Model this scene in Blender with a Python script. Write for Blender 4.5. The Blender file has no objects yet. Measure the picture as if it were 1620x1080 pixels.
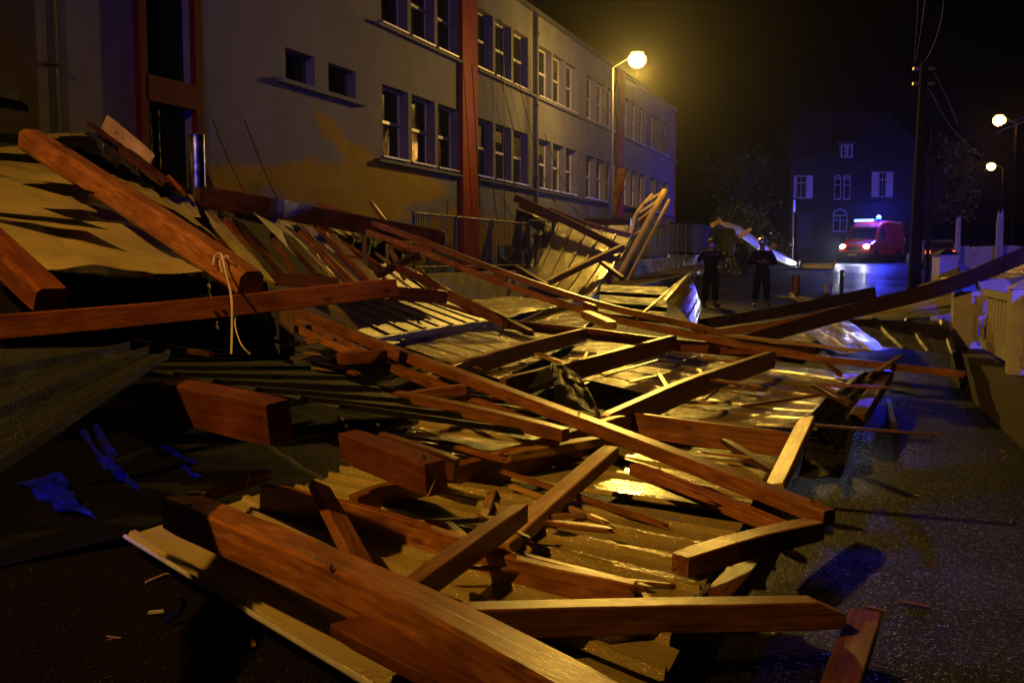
import bpy, bmesh, math, random
from mathutils import Vector, Matrix, noise
random.seed(7)
C = bpy.context.scene.collection
sc = bpy.context.scene
PI = math.pi

# ------------------------------------------------------------------ camera, sky, lights, exposure
PITCH = math.atan(132/1575.0)
CAMZ = 1.65
cam = bpy.data.cameras.new('camera'); cam.lens = 35.0; cam.sensor_width = 36.0
cam.clip_start = 0.05; cam.clip_end = 3000
camo = bpy.data.objects.new('camera', cam); C.objects.link(camo)
camo.location = (0, 0, CAMZ); camo.rotation_euler = (PI/2-PITCH, 0, 0)
sc.camera = camo
w = bpy.data.worlds.new("World"); sc.world = w; w.use_nodes = True
nt = w.node_tree; bg = nt.nodes['Background']
sky = nt.nodes.new('ShaderNodeTexSky'); sky.sky_type = 'NISHITA'; sky.sun_disc = False
sky.sun_elevation = math.radians(-7); sky.sun_rotation = math.radians(200)
nt.links.new(sky.outputs[0], bg.inputs[0]); bg.inputs[1].default_value = 0.005
sc.view_settings.view_transform = 'Standard'; sc.view_settings.look = 'None'
sc.view_settings.exposure = 0.55; sc.view_settings.gamma = 1.0
sc.cycles.max_bounces = 5; sc.cycles.diffuse_bounces = 2; sc.cycles.glossy_bounces = 3
sc.cycles.sample_clamp_indirect = 3.0; sc.cycles.sample_clamp_direct = 0.0
sc.cycles.volume_bounces = 0

L_A = 4600.0      # yellow street lamp in the picture
L_B = 2250.0      # orange street lamp behind the photographer
L_C = 3800.0      # blue beacon of the fire van parked behind the photographer
L_VAN = 2200.0    # blue beacon of the fire van in the picture
YEL = (1.0, 0.58, 0.085); ORA = (1.0, 0.46, 0.06); BLU = (0.035, 0.045, 1.0)
HAZE = 0.00022

# ------------------------------------------------------------------ pixel -> world
def ray(x, y):
    dx = (x-810)/1575.0; dy = (540-y)/1575.0
    c, s = math.cos(PITCH), math.sin(PITCH)
    return Vector((dx, c + dy*s, -s + dy*c))
def P(x, y, Y):
    d = ray(x, y); return Vector((0, 0, CAMZ)) + d*(Y/d.y)
def gz(Y): 
    if Y < 11: return 0.0
    if Y < 17: return 0.03*(Y-11)**2/12.0
    if Y < 64: return 0.03*(Y-14)
    return 1.5
def G(x, y, h=0.0):
    d = ray(x, y); Y = 3.0; best = None
    for k in range(2000):
        z = CAMZ + d.z*(Y/d.y)
        if z <= gz(Y)+h: break
        Y += 0.05
    return P(x, y, Y)
FU = Vector((0.3487, 0.9372, 0)); FN = Vector((0.9372, -0.3487, 0))
def F(s, z, out=0.0):
    p = Vector((-12.13, 0, 0)) + FU*s + FN*out; p.z = z; return p
def fs(x): return 20385.0/(1396.0-x)
def fz(x, y): return CAMZ + (408-y)*(19105.0/(1396.0-x))/1575.0

# ------------------------------------------------------------------ materials
MATS = {}
def newmat(name):
    m = bpy.data.materials.new(name); m.use_nodes = True; MATS[name] = m
    return m, m.node_tree, m.node_tree.nodes, m.node_tree.nodes['Principled BSDF']
def mixcol(nt, fac, a, b):
    n = nt.nodes.new('ShaderNodeMix'); n.data_type = 'RGBA'
    for sock, v in ((n.inputs[0], fac), (n.inputs[6], a), (n.inputs[7], b)):
        if isinstance(v, bpy.types.NodeSocket): nt.links.new(v, sock)
        else: sock.default_value = v if not isinstance(v, tuple) else (v + (1,) if len(v) == 3 else v)
    return n.outputs[2]
def tex_noise(nt, coord, scale, detail=4, rough=0.6, map_scale=(1, 1, 1), offset=None):
    mp = nt.nodes.new('ShaderNodeMapping'); mp.inputs[3].default_value = map_scale
    nt.links.new(coord, mp.inputs[0])
    if offset is not None: nt.links.new(offset, mp.inputs[1])
    n = nt.nodes.new('ShaderNodeTexNoise'); n.inputs['Scale'].default_value = scale
    n.inputs['Detail'].default_value = detail; n.inputs['Roughness'].default_value = rough
    nt.links.new(mp.outputs[0], n.inputs[0]); return n.outputs['Fac']
def ramp(nt, fac, stops):
    r = nt.nodes.new('ShaderNodeValToRGB'); nt.links.new(fac, r.inputs[0])
    e = r.color_ramp.elements
    while len(e) < len(stops): e.new(0.5)
    for i, (p, c) in enumerate(stops):
        e[i].position = p; e[i].color = (c if isinstance(c, tuple) else (c, c, c)) + (1,)
    return r.outputs[0]
def bump(nt, bs, h, strength, dist=0.01, prev=None):
    b = nt.nodes.new('ShaderNodeBump'); b.inputs['Strength'].default_value = strength
    b.inputs['Distance'].default_value = dist; nt.links.new(h, b.inputs['Height'])
    if prev is not None: nt.links.new(prev, b.inputs['Normal'])
    nt.links.new(b.outputs[0], bs.inputs['Normal']); return b.outputs[0]
def coords(nt, kind='Object'):
    return nt.nodes.new('ShaderNodeTexCoord').outputs[kind]
def randvec(nt):
    oi = nt.nodes.new('ShaderNodeObjectInfo'); m = nt.nodes.new('ShaderNodeMath'); m.operation = 'MULTIPLY'
    m.inputs[1].default_value = 37.0; nt.links.new(oi.outputs['Random'], m.inputs[0])
    return m.outputs[0], oi.outputs['Random']

def wood(name, dark, mid, light, rough=0.34):
    dark, mid, light = [tuple(v*.82 for v in q) for q in (dark, mid, light)]
    m, nt, N, bs = newmat(name)
    co = coords(nt); off, rnd = randvec(nt)
    g = tex_noise(nt, co, 5, 5, 0.65, (0.7, 9, 9), off)
    fine = tex_noise(nt, co, 30, 4, 0.7, (0.35, 6, 6), off)
    blot = tex_noise(nt, co, 2.2, 3, 0.6, (1.2, 2, 2), off)
    vo = N.new('ShaderNodeTexVoronoi'); vo.inputs['Scale'].default_value = 2.1
    mp = N.new('ShaderNodeMapping'); mp.inputs[3].default_value = (1.0, 2.6, 2.6); nt.links.new(off, mp.inputs[1]); nt.links.new(co, mp.inputs[0]); nt.links.new(mp.outputs[0], vo.inputs[0])
    knot = ramp(nt, vo.outputs['Distance'], [(0.05, 0.25), (0.14, 1.0)])
    c = ramp(nt, g, [(0.3, dark), (0.52, mid), (0.72, light)])
    c2 = mixcol(nt, ramp(nt, blot, [(0.30, 0.25), (0.62, 1.0)]), tuple(v*0.6 for v in dark), c)
    mul = N.new('ShaderNodeMix'); mul.data_type = 'RGBA'; mul.blend_type = 'MULTIPLY'; mul.inputs[0].default_value = 0.85
    nt.links.new(c2, mul.inputs[6]); nt.links.new(knot, mul.inputs[7])
    crk = tex_noise(nt, co, 9, 6, 0.75, (0.10, 5, 5), off)
    mul2 = N.new('ShaderNodeMix'); mul2.data_type = 'RGBA'; mul2.blend_type = 'MULTIPLY'; mul2.inputs[0].default_value = 1.0
    nt.links.new(mul.outputs[2], mul2.inputs[6]); nt.links.new(ramp(nt, crk, [(0.33, 0.18), (0.385, 1.0)]), mul2.inputs[7]); mul = mul2
    hs = N.new('ShaderNodeHueSaturation'); mr = N.new('ShaderNodeMapRange')
    mr.inputs[3].default_value = 0.72; mr.inputs[4].default_value = 1.25
    nt.links.new(rnd, mr.inputs[0]); nt.links.new(mr.outputs[0], hs.inputs['Value']); nt.links.new(mul.outputs[2], hs.inputs['Color'])
    nt.links.new(hs.outputs[0], bs.inputs['Base Color'])
    bs.inputs['Roughness'].default_value = rough
    nt.links.new(ramp(nt, fine, [(0.2, rough-0.13), (0.8, rough+0.2)]), bs.inputs['Roughness'])
    b1 = bump(nt, bs, fine, 0.35, 0.004)
    bump(nt, bs, ramp(nt, crk, [(0.33, 0.0), (0.385, 1.0)]), 0.6, 0.006, b1)
    return m
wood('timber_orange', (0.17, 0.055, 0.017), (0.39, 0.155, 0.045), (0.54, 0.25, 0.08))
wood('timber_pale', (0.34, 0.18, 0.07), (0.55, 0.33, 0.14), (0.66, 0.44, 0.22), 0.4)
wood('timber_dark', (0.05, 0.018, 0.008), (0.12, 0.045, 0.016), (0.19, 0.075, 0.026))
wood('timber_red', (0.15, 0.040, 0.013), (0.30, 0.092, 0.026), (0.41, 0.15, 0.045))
wood('timber_bright', (0.50, 0.32, 0.14), (0.70, 0.50, 0.25), (0.80, 0.62, 0.34))  # brighter wood; lamplight on the standing ladder truss put into its colour

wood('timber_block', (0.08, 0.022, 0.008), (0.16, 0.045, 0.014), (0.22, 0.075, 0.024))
wood('timber_black', (0.02, 0.009, 0.005), (0.045, 0.018, 0.008), (0.07, 0.03, 0.013), .5)
MATS['timber_black'].node_tree.nodes['Principled BSDF'].inputs['Specular IOR Level'].default_value = .08
def metal(name, col, rough=0.28, metallic=0.0, drops=0.35, grime=0.5):
    m, nt, N, bs = newmat(name)
    co = coords(nt); off, rnd = randvec(nt)
    n1 = tex_noise(nt, co, 1.4, 5, 0.65, (1, 1, 1), off)
    n2 = tex_noise(nt, co, 7, 4, 0.6, (0.5, 3, 1), off)
    fine = tex_noise(nt, co, 170, 2, 0.6, (1, 1, 1), off)
    c = mixcol(nt, ramp(nt, n1, [(0.35, 0.0), (0.7, 1.0)]), tuple(v*(1-grime*0.55) for v in col), col)
    c = mixcol(nt, ramp(nt, n2, [(0.55, 0.0), (0.8, 0.2)]), c, tuple(v*0.6*k for v, k in zip(col, (1, .85, .7))))
    nt.links.new(c, bs.inputs['Base Color'])
    bs.inputs['Metallic'].default_value = metallic
    nt.links.new(ramp(nt, n2, [(0.3, rough*0.55), (0.7, rough*1.5)]), bs.inputs['Roughness'])
    d = ramp(nt, fine, [(0.56, 0.0), (0.68, 1.0)])
    b1 = bump(nt, bs, d, drops, 0.004)
    sp = tex_noise(nt, co, 75, 2, 0.5, (1, 1, 1), off); b2 = bump(nt, bs, ramp(nt, sp, [(0.5, 0.0), (0.7, 1.0)]), drops*1.3, 0.004, b1)
    bump(nt, bs, n2, 0.10, 0.02, b2)
    bs.inputs['Specular IOR Level'].default_value = 0.7 if max(col) > .2 else 0.2
    return m
metal('sheet_cream', (0.46, 0.39, 0.22), 0.42)
metal('sheet_olive', (0.44, 0.37, 0.17), 0.20, 0.05, .45)
metal('sheet_gloss', (0.42, 0.35, 0.15), 0.15, 0.12, .5)
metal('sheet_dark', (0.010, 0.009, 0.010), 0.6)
metal('sheet_slate', (0.035, 0.032, 0.045), 0.45)
metal('sheet_grey', (0.45, 0.43, 0.42), 0.4)
metal('zinc', (0.45, 0.46, 0.48), 0.2, 1.0, 0.1, 0.3)
metal('painted_steel', (0.07, 0.075, 0.10), 0.75, 0.0, 0.1)
MATS['painted_steel'].node_tree.nodes['Principled BSDF'].inputs['Specular IOR Level'].default_value = .15
metal('pole_grey', (0.22, 0.22, 0.20), 0.45, 0.0, 0.1)

def plain(name, col, rough=0.6, metallic=0.0, nscale=4, var=0.25, bmp=0.2, bs_scale=60, kind='Object', spec=0.5, emit=None, estr=0):
    m, nt, N, bs = newmat(name)
    co = coords(nt, kind)
    n1 = tex_noise(nt, co, nscale, 5, 0.65)
    fine = tex_noise(nt, co, bs_scale, 3, 0.6)
    nt.links.new(mixcol(nt, ramp(nt, n1, [(0.3, 0.0), (0.7, 1.0)]), tuple(v*(1-var) for v in col), col), bs.inputs['Base Color'])
    bs.inputs['Roughness'].default_value = rough; bs.inputs['Metallic'].default_value = metallic
    bs.inputs['Specular IOR Level'].default_value = spec
    if bmp: bump(nt, bs, fine, bmp, 0.005)
    if emit: bs.inputs['Emission Color'].default_value = emit+(1,); bs.inputs['Emission Strength'].default_value = estr
    return m
# rendered wall with streaks
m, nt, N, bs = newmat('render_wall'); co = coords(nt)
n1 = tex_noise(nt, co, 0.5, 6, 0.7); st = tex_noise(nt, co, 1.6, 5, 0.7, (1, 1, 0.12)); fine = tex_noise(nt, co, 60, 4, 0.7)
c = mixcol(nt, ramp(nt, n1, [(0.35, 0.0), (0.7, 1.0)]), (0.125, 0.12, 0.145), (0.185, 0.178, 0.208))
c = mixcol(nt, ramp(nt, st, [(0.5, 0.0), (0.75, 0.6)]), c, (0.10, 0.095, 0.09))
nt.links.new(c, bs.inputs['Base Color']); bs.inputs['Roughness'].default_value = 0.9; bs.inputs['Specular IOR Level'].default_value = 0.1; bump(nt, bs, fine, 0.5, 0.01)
plain('mural_yellow', (0.46, 0.29, 0.03), 0.8, nscale=1.5, var=0.35, bmp=0.4)
plain('pilaster_red', (0.34, 0.022, 0.018), 0.8, nscale=2, var=0.4, spec=.15)
plain('frame_white', (0.55, 0.54, 0.50), 0.45)
plain('frame_dark_red', (0.10, 0.008, 0.008), 0.8, spec=.08)
plain('ledge_slate', (0.07, 0.065, 0.075), 0.8, spec=.15)
plain('low_wall', (0.40, 0.38, 0.36), 0.9, nscale=2.5, var=0.5, bmp=0.8, bs_scale=18)
plain('white_paint', (0.50, 0.49, 0.54), 0.5, nscale=5, var=0.3, bmp=0.3, bs_scale=25)
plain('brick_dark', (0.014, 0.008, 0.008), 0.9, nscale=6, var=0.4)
plain('slate_roof', (0.025, 0.025, 0.03), 0.6)
plain('shutter_paint', (0.42, 0.42, 0.46), 0.6)
plain('van_red', (0.60, 0.045, 0.012), 0.28, nscale=3, var=0.1, bmp=0)
plain('black_rubber', (0.012, 0.012, 0.013), 0.6)
plain('bumper_grey', (0.05, 0.05, 0.055), 0.5)
plain('chrome', (0.5, 0.5, 0.5), 0.2, 1.0, bmp=0)
plain('yellow_stripe', (0.6, 0.42, 0.05), 0.5)
plain('plate_yellow', (0.55, 0.5, 0.35), 0.4)
plain('cloth_navy', (0.006, 0.006, 0.010), 0.95, spec=.1, bs_scale=120)
plain('skin', (0.32, 0.17, 0.11), 0.55)
plain('hair_dark', (0.10, 0.04, 0.015), 0.7)
plain('mask_blue', (0.45, 0.55, 0.75), 0.8)
plain('helmet_silver', (0.55, 0.55, 0.58), 0.25, 0.6, bmp=0)
plain('boot_leather', (0.012, 0.011, 0.010), 0.4)
plain('blind', (0.10, 0.085, 0.05), .7)
plain('shade_sheet', (0.003, 0.003, 0.0035), 0.75, spec=.1)  # near-black sheet colour that stands in for shade in voids and gaps
plain('cable', (0.02, 0.02, 0.02), 0.5)
plain('cable_white', (0.65, 0.6, 0.55), 0.5)
plain('plastic_beacon_blue', (0.006, 0.012, 0.5), 0.25, nscale=5, var=0.8, bmp=1.0, bs_scale=11)  # the beacon's blue light on the ground plastic is put into the base colour
plain('leaf', (0.035, 0.045, 0.016), 0.45, nscale=3, var=0.5)
plain('bark', (0.06, 0.04, 0.025), 0.9)
plain('kerb_stone', (0.30, 0.29, 0.27), 0.6, nscale=4, var=0.4)
plain('pole_wood', (0.014, 0.010, 0.009), 0.9, spec=.1)
plain('sign_blue', (0.2, 0.3, 0.7), 0.4)
m, nt, N, bs = newmat('window_glass')
bs.inputs['Base Color'].default_value = (0.012, 0.012, 0.014, 1); bs.inputs['Roughness'].default_value = 0.12
bump(nt, bs, tex_noise(nt, coords(nt), 1.3, 2), 0.25, 0.05)
m, nt, N, bs = newmat('glass_block')
co = coords(nt)
bs.inputs['Base Color'].default_value = (0.010, 0.009, 0.009, 1); bs.inputs['Roughness'].default_value = 0.13
wv = tex_noise(nt, co, 5, 2); bump(nt, bs, wv, 0.35, 0.05)
def emis(name, col, s):
    m, nt, N, bs = newmat(name); bs.inputs['Base Color'].default_value = (0.5, 0.5, 0.5, 1)
    bs.inputs['Emission Color'].default_value = col+(1,); bs.inputs['Emission Strength'].default_value = s
emis('lamp_glow', (1.0, 0.56, 0.075), 30)
emis('lamp_glow_far', (1.0, 0.50, 0.14), 12)
emis('headlight_glow', (0.92, 0.95, 1.0), 60)
emis('beacon_glow', (0.002, 0.022, 1.0), 60)
emis('bar_glow', (0.06, 0.11, 1.0), 8)
emis('beacon_dim', (0.05, 0.25, 1.0), 3)
emis('tail_glow', (1.0, 0.05, 0.02), 3)
# wet asphalt
m, nt, N, bs = newmat('wet_asphalt'); co = coords(nt)
big = tex_noise(nt, co, 0.35, 5, 0.6); grit = tex_noise(nt, co, 140, 3, 0.7)
vo = N.new('ShaderNodeTexVoronoi'); vo.inputs['Scale'].default_value = 105; nt.links.new(co, vo.inputs[0])
sepc = N.new('ShaderNodeSeparateColor'); nt.links.new(vo.outputs['Color'], sepc.inputs[0])
pick = ramp(nt, sepc.outputs[0], [(0.90, 0.0), (0.92, 1.0)])
c = mixcol(nt, big, (0.006, 0.005, 0.0035), (0.013, 0.010, 0.007))
nt.links.new(c, bs.inputs['Base Color'])
puddle = ramp(nt, big, [(0.40, 0.0), (0.62, 1.0)])
rr = mixcol(nt, puddle, (0.42,)*3, (0.75,)*3)
rr = mixcol(nt, pick, rr, (0.28,)*3)
nt.links.new(rr, bs.inputs['Roughness'])
nt.links.new(mixcol(nt, pick, (0.04,)*3, (0.7,)*3), bs.inputs['Specular IOR Level'])
b1 = bump(nt, bs, vo.outputs['Distance'], 1.0, 0.010)
bump(nt, bs, grit, 0.5, 0.006, b1)
plain('pavement', (0.10, 0.07, 0.045), 0.6, nscale=2, var=0.5, bmp=0.8, bs_scale=30)

# ------------------------------------------------------------------ object helpers
def tag(o, label=None, cat=None, group=None, kind=None):
    if label: o['label'] = label
    if cat: o['category'] = cat
    if group: o['group'] = group
    if kind: o['kind'] = kind
    return o
def empty(name, loc, rz=0.0):
    o = bpy.data.objects.new(name, None); C.objects.link(o); o.location = loc; o.rotation_euler = (0, 0, rz)
    o.empty_display_size = 0.2
    return o
def link_bm(name, bm, mat, parent=None, smooth=False, loc=None):
    me = bpy.data.meshes.new(name); bm.normal_update(); bm.to_mesh(me); bm.free()
    mats = mat if isinstance(mat, (list, tuple)) else [mat]
    for k in mats: me.materials.append(MATS[k])
    if smooth:
        for p in me.polygons: p.use_smooth = True
    o = bpy.data.objects.new(name, me); C.objects.link(o)
    if parent is not None: o.parent = parent
    if loc is not None: o.location = loc
    return o
def box(bm, x0, x1, y0, y1, z0, z1, M=None, mi=0):
    vs = [Vector((x, y, z)) for x in (x0, x1) for y in (y0, y1) for z in (z0, z1)]
    if M is not None: vs = [M @ v for v in vs]
    v = [bm.verts.new(p) for p in vs]
    for q in ((0, 1, 3, 2), (4, 6, 7, 5), (0, 4, 5, 1), (2, 3, 7, 6), (0, 2, 6, 4), (1, 5, 7, 3)):
        f = bm.faces.new([v[i] for i in q]); f.material_index = mi
    return v
def tube(bm, pts, r, n=6, cap=True):
    rings = []
    for i, p in enumerate(pts):
        p = Vector(p); a = Vector(pts[max(i-1, 0)]); b = Vector(pts[min(i+1, len(pts)-1)])
        d = (b-a).normalized(); s = d.cross(Vector((0, 0, 1)))
        if s.length < 1e-3: s = Vector((1, 0, 0))
        s.normalize(); u = s.cross(d)
        rr = r[i] if isinstance(r, (list, tuple)) else r
        rings.append([bm.verts.new(p + s*math.cos(2*PI*k/n)*rr + u*math.sin(2*PI*k/n)*rr) for k in range(n)])
    for a, b in zip(rings, rings[1:]):
        for k in range(n): bm.faces.new((a[k], a[(k+1) % n], b[(k+1) % n], b[k]))
    if cap: bm.faces.new(rings[0][::-1]); bm.faces.new(rings[-1])
def prism(bm, poly, M, t, mi=0):
    """poly: 2D points, M maps (u,v,w) to world, thickness from w=0 to t"""
    a = [bm.verts.new(M @ Vector((p[0], p[1], 0))) for p in poly]; b = [bm.verts.new(M @ Vector((p[0], p[1], t))) for p in poly]
    f = bm.faces.new(a[::-1]); f.material_index = mi; f = bm.faces.new(b); f.material_index = mi
    for i in range(len(poly)):
        j = (i+1) % len(poly); f = bm.faces.new((a[i], a[j], b[j], b[i])); f.material_index = mi
def frame(p0, p1, roll=0.0):
    ax = (p1-p0).normalized(); side = ax.cross(Vector((0, 0, 1)))
    if side.length < 1e-3: side = Vector((1, 0, 0))
    side.normalize(); up = side.cross(ax)
    M = Matrix.Identity(3); M.col[0] = ax; M.col[1] = side; M.col[2] = up
    return M @ Matrix.Rotation(roll, 3, 'X')

bolt_me = None
def beam(label, pts, wd, dp, mat='timber_orange', roll=0.0, name='roof_timber', cat='timber', group='broken roof timbers in the street',
         splinter=(0, 0), bolts=(), parent=None, chamfer=0.006, bow=0.004, chamfer_end=0, taper=1.0):
    p0, pn = pts[0], pts[-1]; R = frame(p0, pn, roll); Ri = R.transposed()
    L = [Ri @ (p-p0) for p in pts]
    total = L[-1].x; nseg = max(6, int(total/0.18)); nseg = min(nseg, 60)
    bm = bmesh.new(); h, v = wd/2, dp/2; c = min(chamfer, h*0.4, v*0.4)
    sec = [(-h+c, -v), (h-c, -v), (h, -v+c), (h, v-c), (h-c, v), (-h+c, v), (-h, v-c), (-h, -v+c)]
    seed = random.random()*100; rings = []
    for i in range(nseg+1):
        x = total*i/nseg
        k = 0
        while k < len(L)-2 and x > L[k+1].x: k += 1
        f = (x-L[k].x)/max(1e-6, L[k+1].x-L[k].x)
        c0 = L[k].lerp(L[k+1], f)
        if len(L) > 2:   # smooth the polyline
            km, kp = max(k-1, 0), min(k+2, len(L)-1)
            t = f; q0, q1, q2, q3 = L[km], L[k], L[k+1], L[kp]
            c0 = 0.5*((2*q1)+(q2-q0)*t+(2*q0-5*q1+4*q2-q3)*t*t+(3*q1-q0-3*q2+q3)*t*t*t)
        c0 = c0 + Vector((0, noise.noise(Vector((x*0.7, seed, 0)))*bow, noise.noise(Vector((x*0.7, seed, 5)))*bow))
        e = 1.0
        tp = 1.0 + (taper-1.0)*i/nseg
        if i == 0 or i == nseg: e = 1.0-min(0.1, 0.004/min(h, v))
        ring = []
        for j, (a, b) in enumerate(sec):
            off = Vector((0, a*e*tp, b*e*tp)) + Vector((0, noise.noise(Vector((x*3, seed, j)))*0.002, noise.noise(Vector((x*3, seed+9, j)))*0.002))
            if i == 0 and splinter[0]: off.x += (noise.noise(Vector((seed, j*2.1, 1)))-0.3)*splinter[0]
            if i == nseg and splinter[1]: off.x += (noise.noise(Vector((seed, j*2.1, 3)))+0.3)*splinter[1]
            if i >= nseg-1 and chamfer_end and b > 0: off.z -= chamfer_end*(1 if i == nseg else 0)
            ring.append(bm.verts.new(c0+off))
        rings.append(ring)
    for a, b in zip(rings, rings[1:]):
        for k in range(8): bm.faces.new((a[k], a[(k+1) % 8], b[(k+1) % 8], b[k]))
    for ring, fl, sp, sg in ((rings[0], True, splinter[0], -1), (rings[-1], False, splinter[1], 1)):
        cen = sum((v_.co for v_ in ring), Vector())/8
        if sp > .035:
            # ragged splintered end: spikes
            n = 5
            for k in range(8):
                pa, pb = ring[k].co, ring[(k+1) % 8].co
                tip = bm.verts.new((pa+pb+cen)/3 + Vector((sg*sp*random.uniform(0.2, 1.3), 0, 0)))
                cc = bm.verts.new(cen + Vector((-sg*0.01, 0, 0)))
                bm.faces.new((ring[k], ring[(k+1) % 8], tip)); bm.faces.new((ring[(k+1) % 8], cc, tip)); bm.faces.new((cc, ring[k], tip))
        else:
            cc = bm.verts.new(cen+Vector((sg*.002, 0, 0)))
            for k in range(8): bm.faces.new((ring[k], ring[(k+1) % 8], cc))
    bmesh.ops.recalc_face_normals(bm, faces=bm.faces)
    o = link_bm(name, bm, mat)
    M4 = R.to_4x4(); M4.translation = p0; o.matrix_world = M4
    if parent is None: tag(o, label, cat, group)
    else:
        o.parent = parent; o.matrix_parent_inverse = parent.matrix_world.inverted() if False else Matrix.Identity(4)
    for bx, by in bolts:
        bb = bmesh.new()
        bmesh.ops.create_cone(bb, cap_ends=True, segments=6, radius1=0.011, radius2=0.011, depth=0.008)
        bmesh.ops.create_cone(bb, cap_ends=True, segments=10, radius1=0.004, radius2=0.004, depth=0.03)
        bo = link_bm('bolt', bb, 'chrome', o, loc=(bx*total, by*h, v+0.004))
    return o

def sheet(label, c00, c10, c11, c01, nrib=5, ribh=0.03, mat='sheet_olive', crumple=0.03, name='roof_sheet', cat='metal sheet',
          group='torn metal roof sheets', edge=0.03, bend=0.0, nu=44, cs=1.3, parent=None, thick=0.003, tears=0.0, fn=None):
    """ribs run along u (c00->c10); profile repeats across v (c00->c01)"""
    cen = (c00+c10+c11+c01)/4
    nrm = ((c10-c00)+(c11-c01)).cross((c01-c00)+(c11-c10)).normalized()
    if nrm.z < 0: nrm = -nrm
    prof = []
    if nrib > 0:
        for k in range(nrib):
            for f, hh in ((0.0, 0), (0.2, 0), (0.4, 0.0), (0.6, 0), (0.72, 0), (0.78, 1), (0.90, 1), (0.96, 0)):
                prof.append(((k+f)/nrib, hh))
        prof.append((1.0, 0))
    else:
        prof = [(k/36.0, 0) for k in range(37)]
    seed = random.random()*50
    ud = ((c10-c00)+(c11-c01)).normalized()
    R = Matrix.Identity(3); R.col[0] = ud; R.col[1] = nrm.cross(ud).normalized(); R.col[2] = nrm
    Ri = R.transposed()
    bm = bmesh.new(); grid = []
    for i in range(nu+1):
        u = i/nu; row = []
        for v, hh in prof:
            p = c00*(1-u)*(1-v)+c10*u*(1-v)+c11*u*v+c01*(1-u)*v
            n1 = noise.noise(Vector((p.x*cs+seed, p.y*cs, p.z*cs)))
            n2 = noise.turbulence(Vector((p.x*cs*2.3, p.y*cs*2.3+seed, 0)), 2, False)
            n3 = noise.noise(Vector((u*2.1+seed, v*5.0, seed)))
            p = p + nrm*(hh*ribh + crumple*(0.28 if nrib > 0 else 1.0)*(n1*1.2+(abs(n2)-.4)*0.7+n3*0.6) + bend*4*u*(1-u))
            if fn: p = p + fn(u, v, nrm)
            if edge:
                kk = math.floor(v*max(nrib, 4))
                if i == 0: p += ud*edge*noise.noise(Vector((kk*1.7, seed, 0)))*2
                if i == nu: p += ud*edge*noise.noise(Vector((kk*1.7, seed, 7)))*2
            row.append(bm.verts.new(Ri @ (p-cen)))
        grid.append(row)
    for i in range(nu):
        for j in range(len(prof)-1):
            bm.faces.new((grid[i][j], grid[i+1][j], grid[i+1][j+1], grid[i][j+1]))
    bmesh.ops.recalc_face_normals(bm, faces=bm.faces)
    o = link_bm(name, bm, mat, smooth=(nrib == 0))
    M4 = R.to_4x4(); M4.translation = cen; o.matrix_world = M4
    md = o.modifiers.new('thick', 'SOLIDIFY'); md.thickness = thick; md.offset = -1
    if parent is None: tag(o, label, cat, group)
    return o

# ------------------------------------------------------------------ ground
def g_obj(name, x0, x1, y0, y1, dz, mat, nx=24, ny=70, xf=None):
    bm = bmesh.new(); rows = []
    for j in range(ny+1):
        Y = y0+(y1-y0)*j/ny; row = []
        for i in range(nx+1):
            t = i/nx
            a, b = (x0, x1) if xf is None else xf(Y)
            row.append(bm.verts.new((a+(b-a)*t, Y, gz(Y)+dz)))
        rows.append(row)
    for j in range(ny):
        for i in range(nx): bm.faces.new((rows[j][i], rows[j][i+1], rows[j+1][i+1], rows[j+1][i]))
    o = link_bm(name, bm, mat, smooth=True); tag(o, kind='structure'); return o
g_obj('road', -60, 90, -40, 66, 0.0, 'wet_asphalt', 6, 212)
g_obj('ground', -400, 500, 66, 900, 0.0, 'pavement', 4, 8)
# pavement strip with kerb along the school side, starts beyond the wreck
def strip(Y): return (-12.13+0.372*Y+0.1, -9.3+0.372*Y+0.9)
bm = bmesh.new(); prev = None
for k in range(60):
    Y = 14+k*0.9; a, b = strip(Y); z = gz(Y)
    row = [bm.verts.new((a, Y, z+0.13)), bm.verts.new((b, Y, z+0.13))]
    if prev: bm.faces.new((prev[0], prev[1], row[1], row[0]))
    prev = row
o = link_bm('pavement', bm, 'pavement'); tag(o, kind='structure')
bm = bmesh.new(); prev = None
for k in range(60):
    Y = 14+k*0.9; a, b = strip(Y); z = gz(Y)
    row = [bm.verts.new((b+0.002, Y, z-0.02)), bm.verts.new((b+0.002, Y, z+0.135)), bm.verts.new((b+0.14, Y, z+0.135)), bm.verts.new((b+0.15, Y, z-0.02))]
    if prev:
        for i in range(3): bm.faces.new((prev[i], prev[i+1], row[i+1], row[i]))
    prev = row
o = link_bm('kerb', bm, 'kerb_stone'); tag(o, kind='structure')

# ------------------------------------------------------------------ school building
school = empty('school_building', F(30, 0)); tag(school, 'long two-storey pale rendered school with rows of tall windows and red pilasters', 'building')
SI = Matrix.Translation(-F(30, 0))
FM = Matrix.Identity(4); FM.col[0] = FU.to_4d(); FM.col[1] = FN.to_4d(); FM.col[2] = (0, 0, 1, 0)
FM.col[0][3] = 0; FM.col[1][3] = 0; o0 = F(0, 0); FM.col[3] = (o0.x, o0.y, 0, 1)
FMl = SI @ FM            # facade coords (s, out, z) -> local coords of the school
S0, S1, ZT = -2.0, 61.55, 9.93
bays = [25.87, 31.72, 37.45, 43.35, 49.5, 55.2]
holes = []
for b in bays:
    for k in range(3):
        s = b+k*1.6; e = s+1.4
        holes.append((s, e, 4.06, 5.80)); holes.append((s, e, 7.23, 8.98))
smalls = [(21.75, 22.85, 5.25, 5.86), (23.4, 24.6, 5.25, 5.86)]
holes += smalls
stair = (17.55, 18.8, 1.2, 9.6); holes.append(stair)
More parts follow.
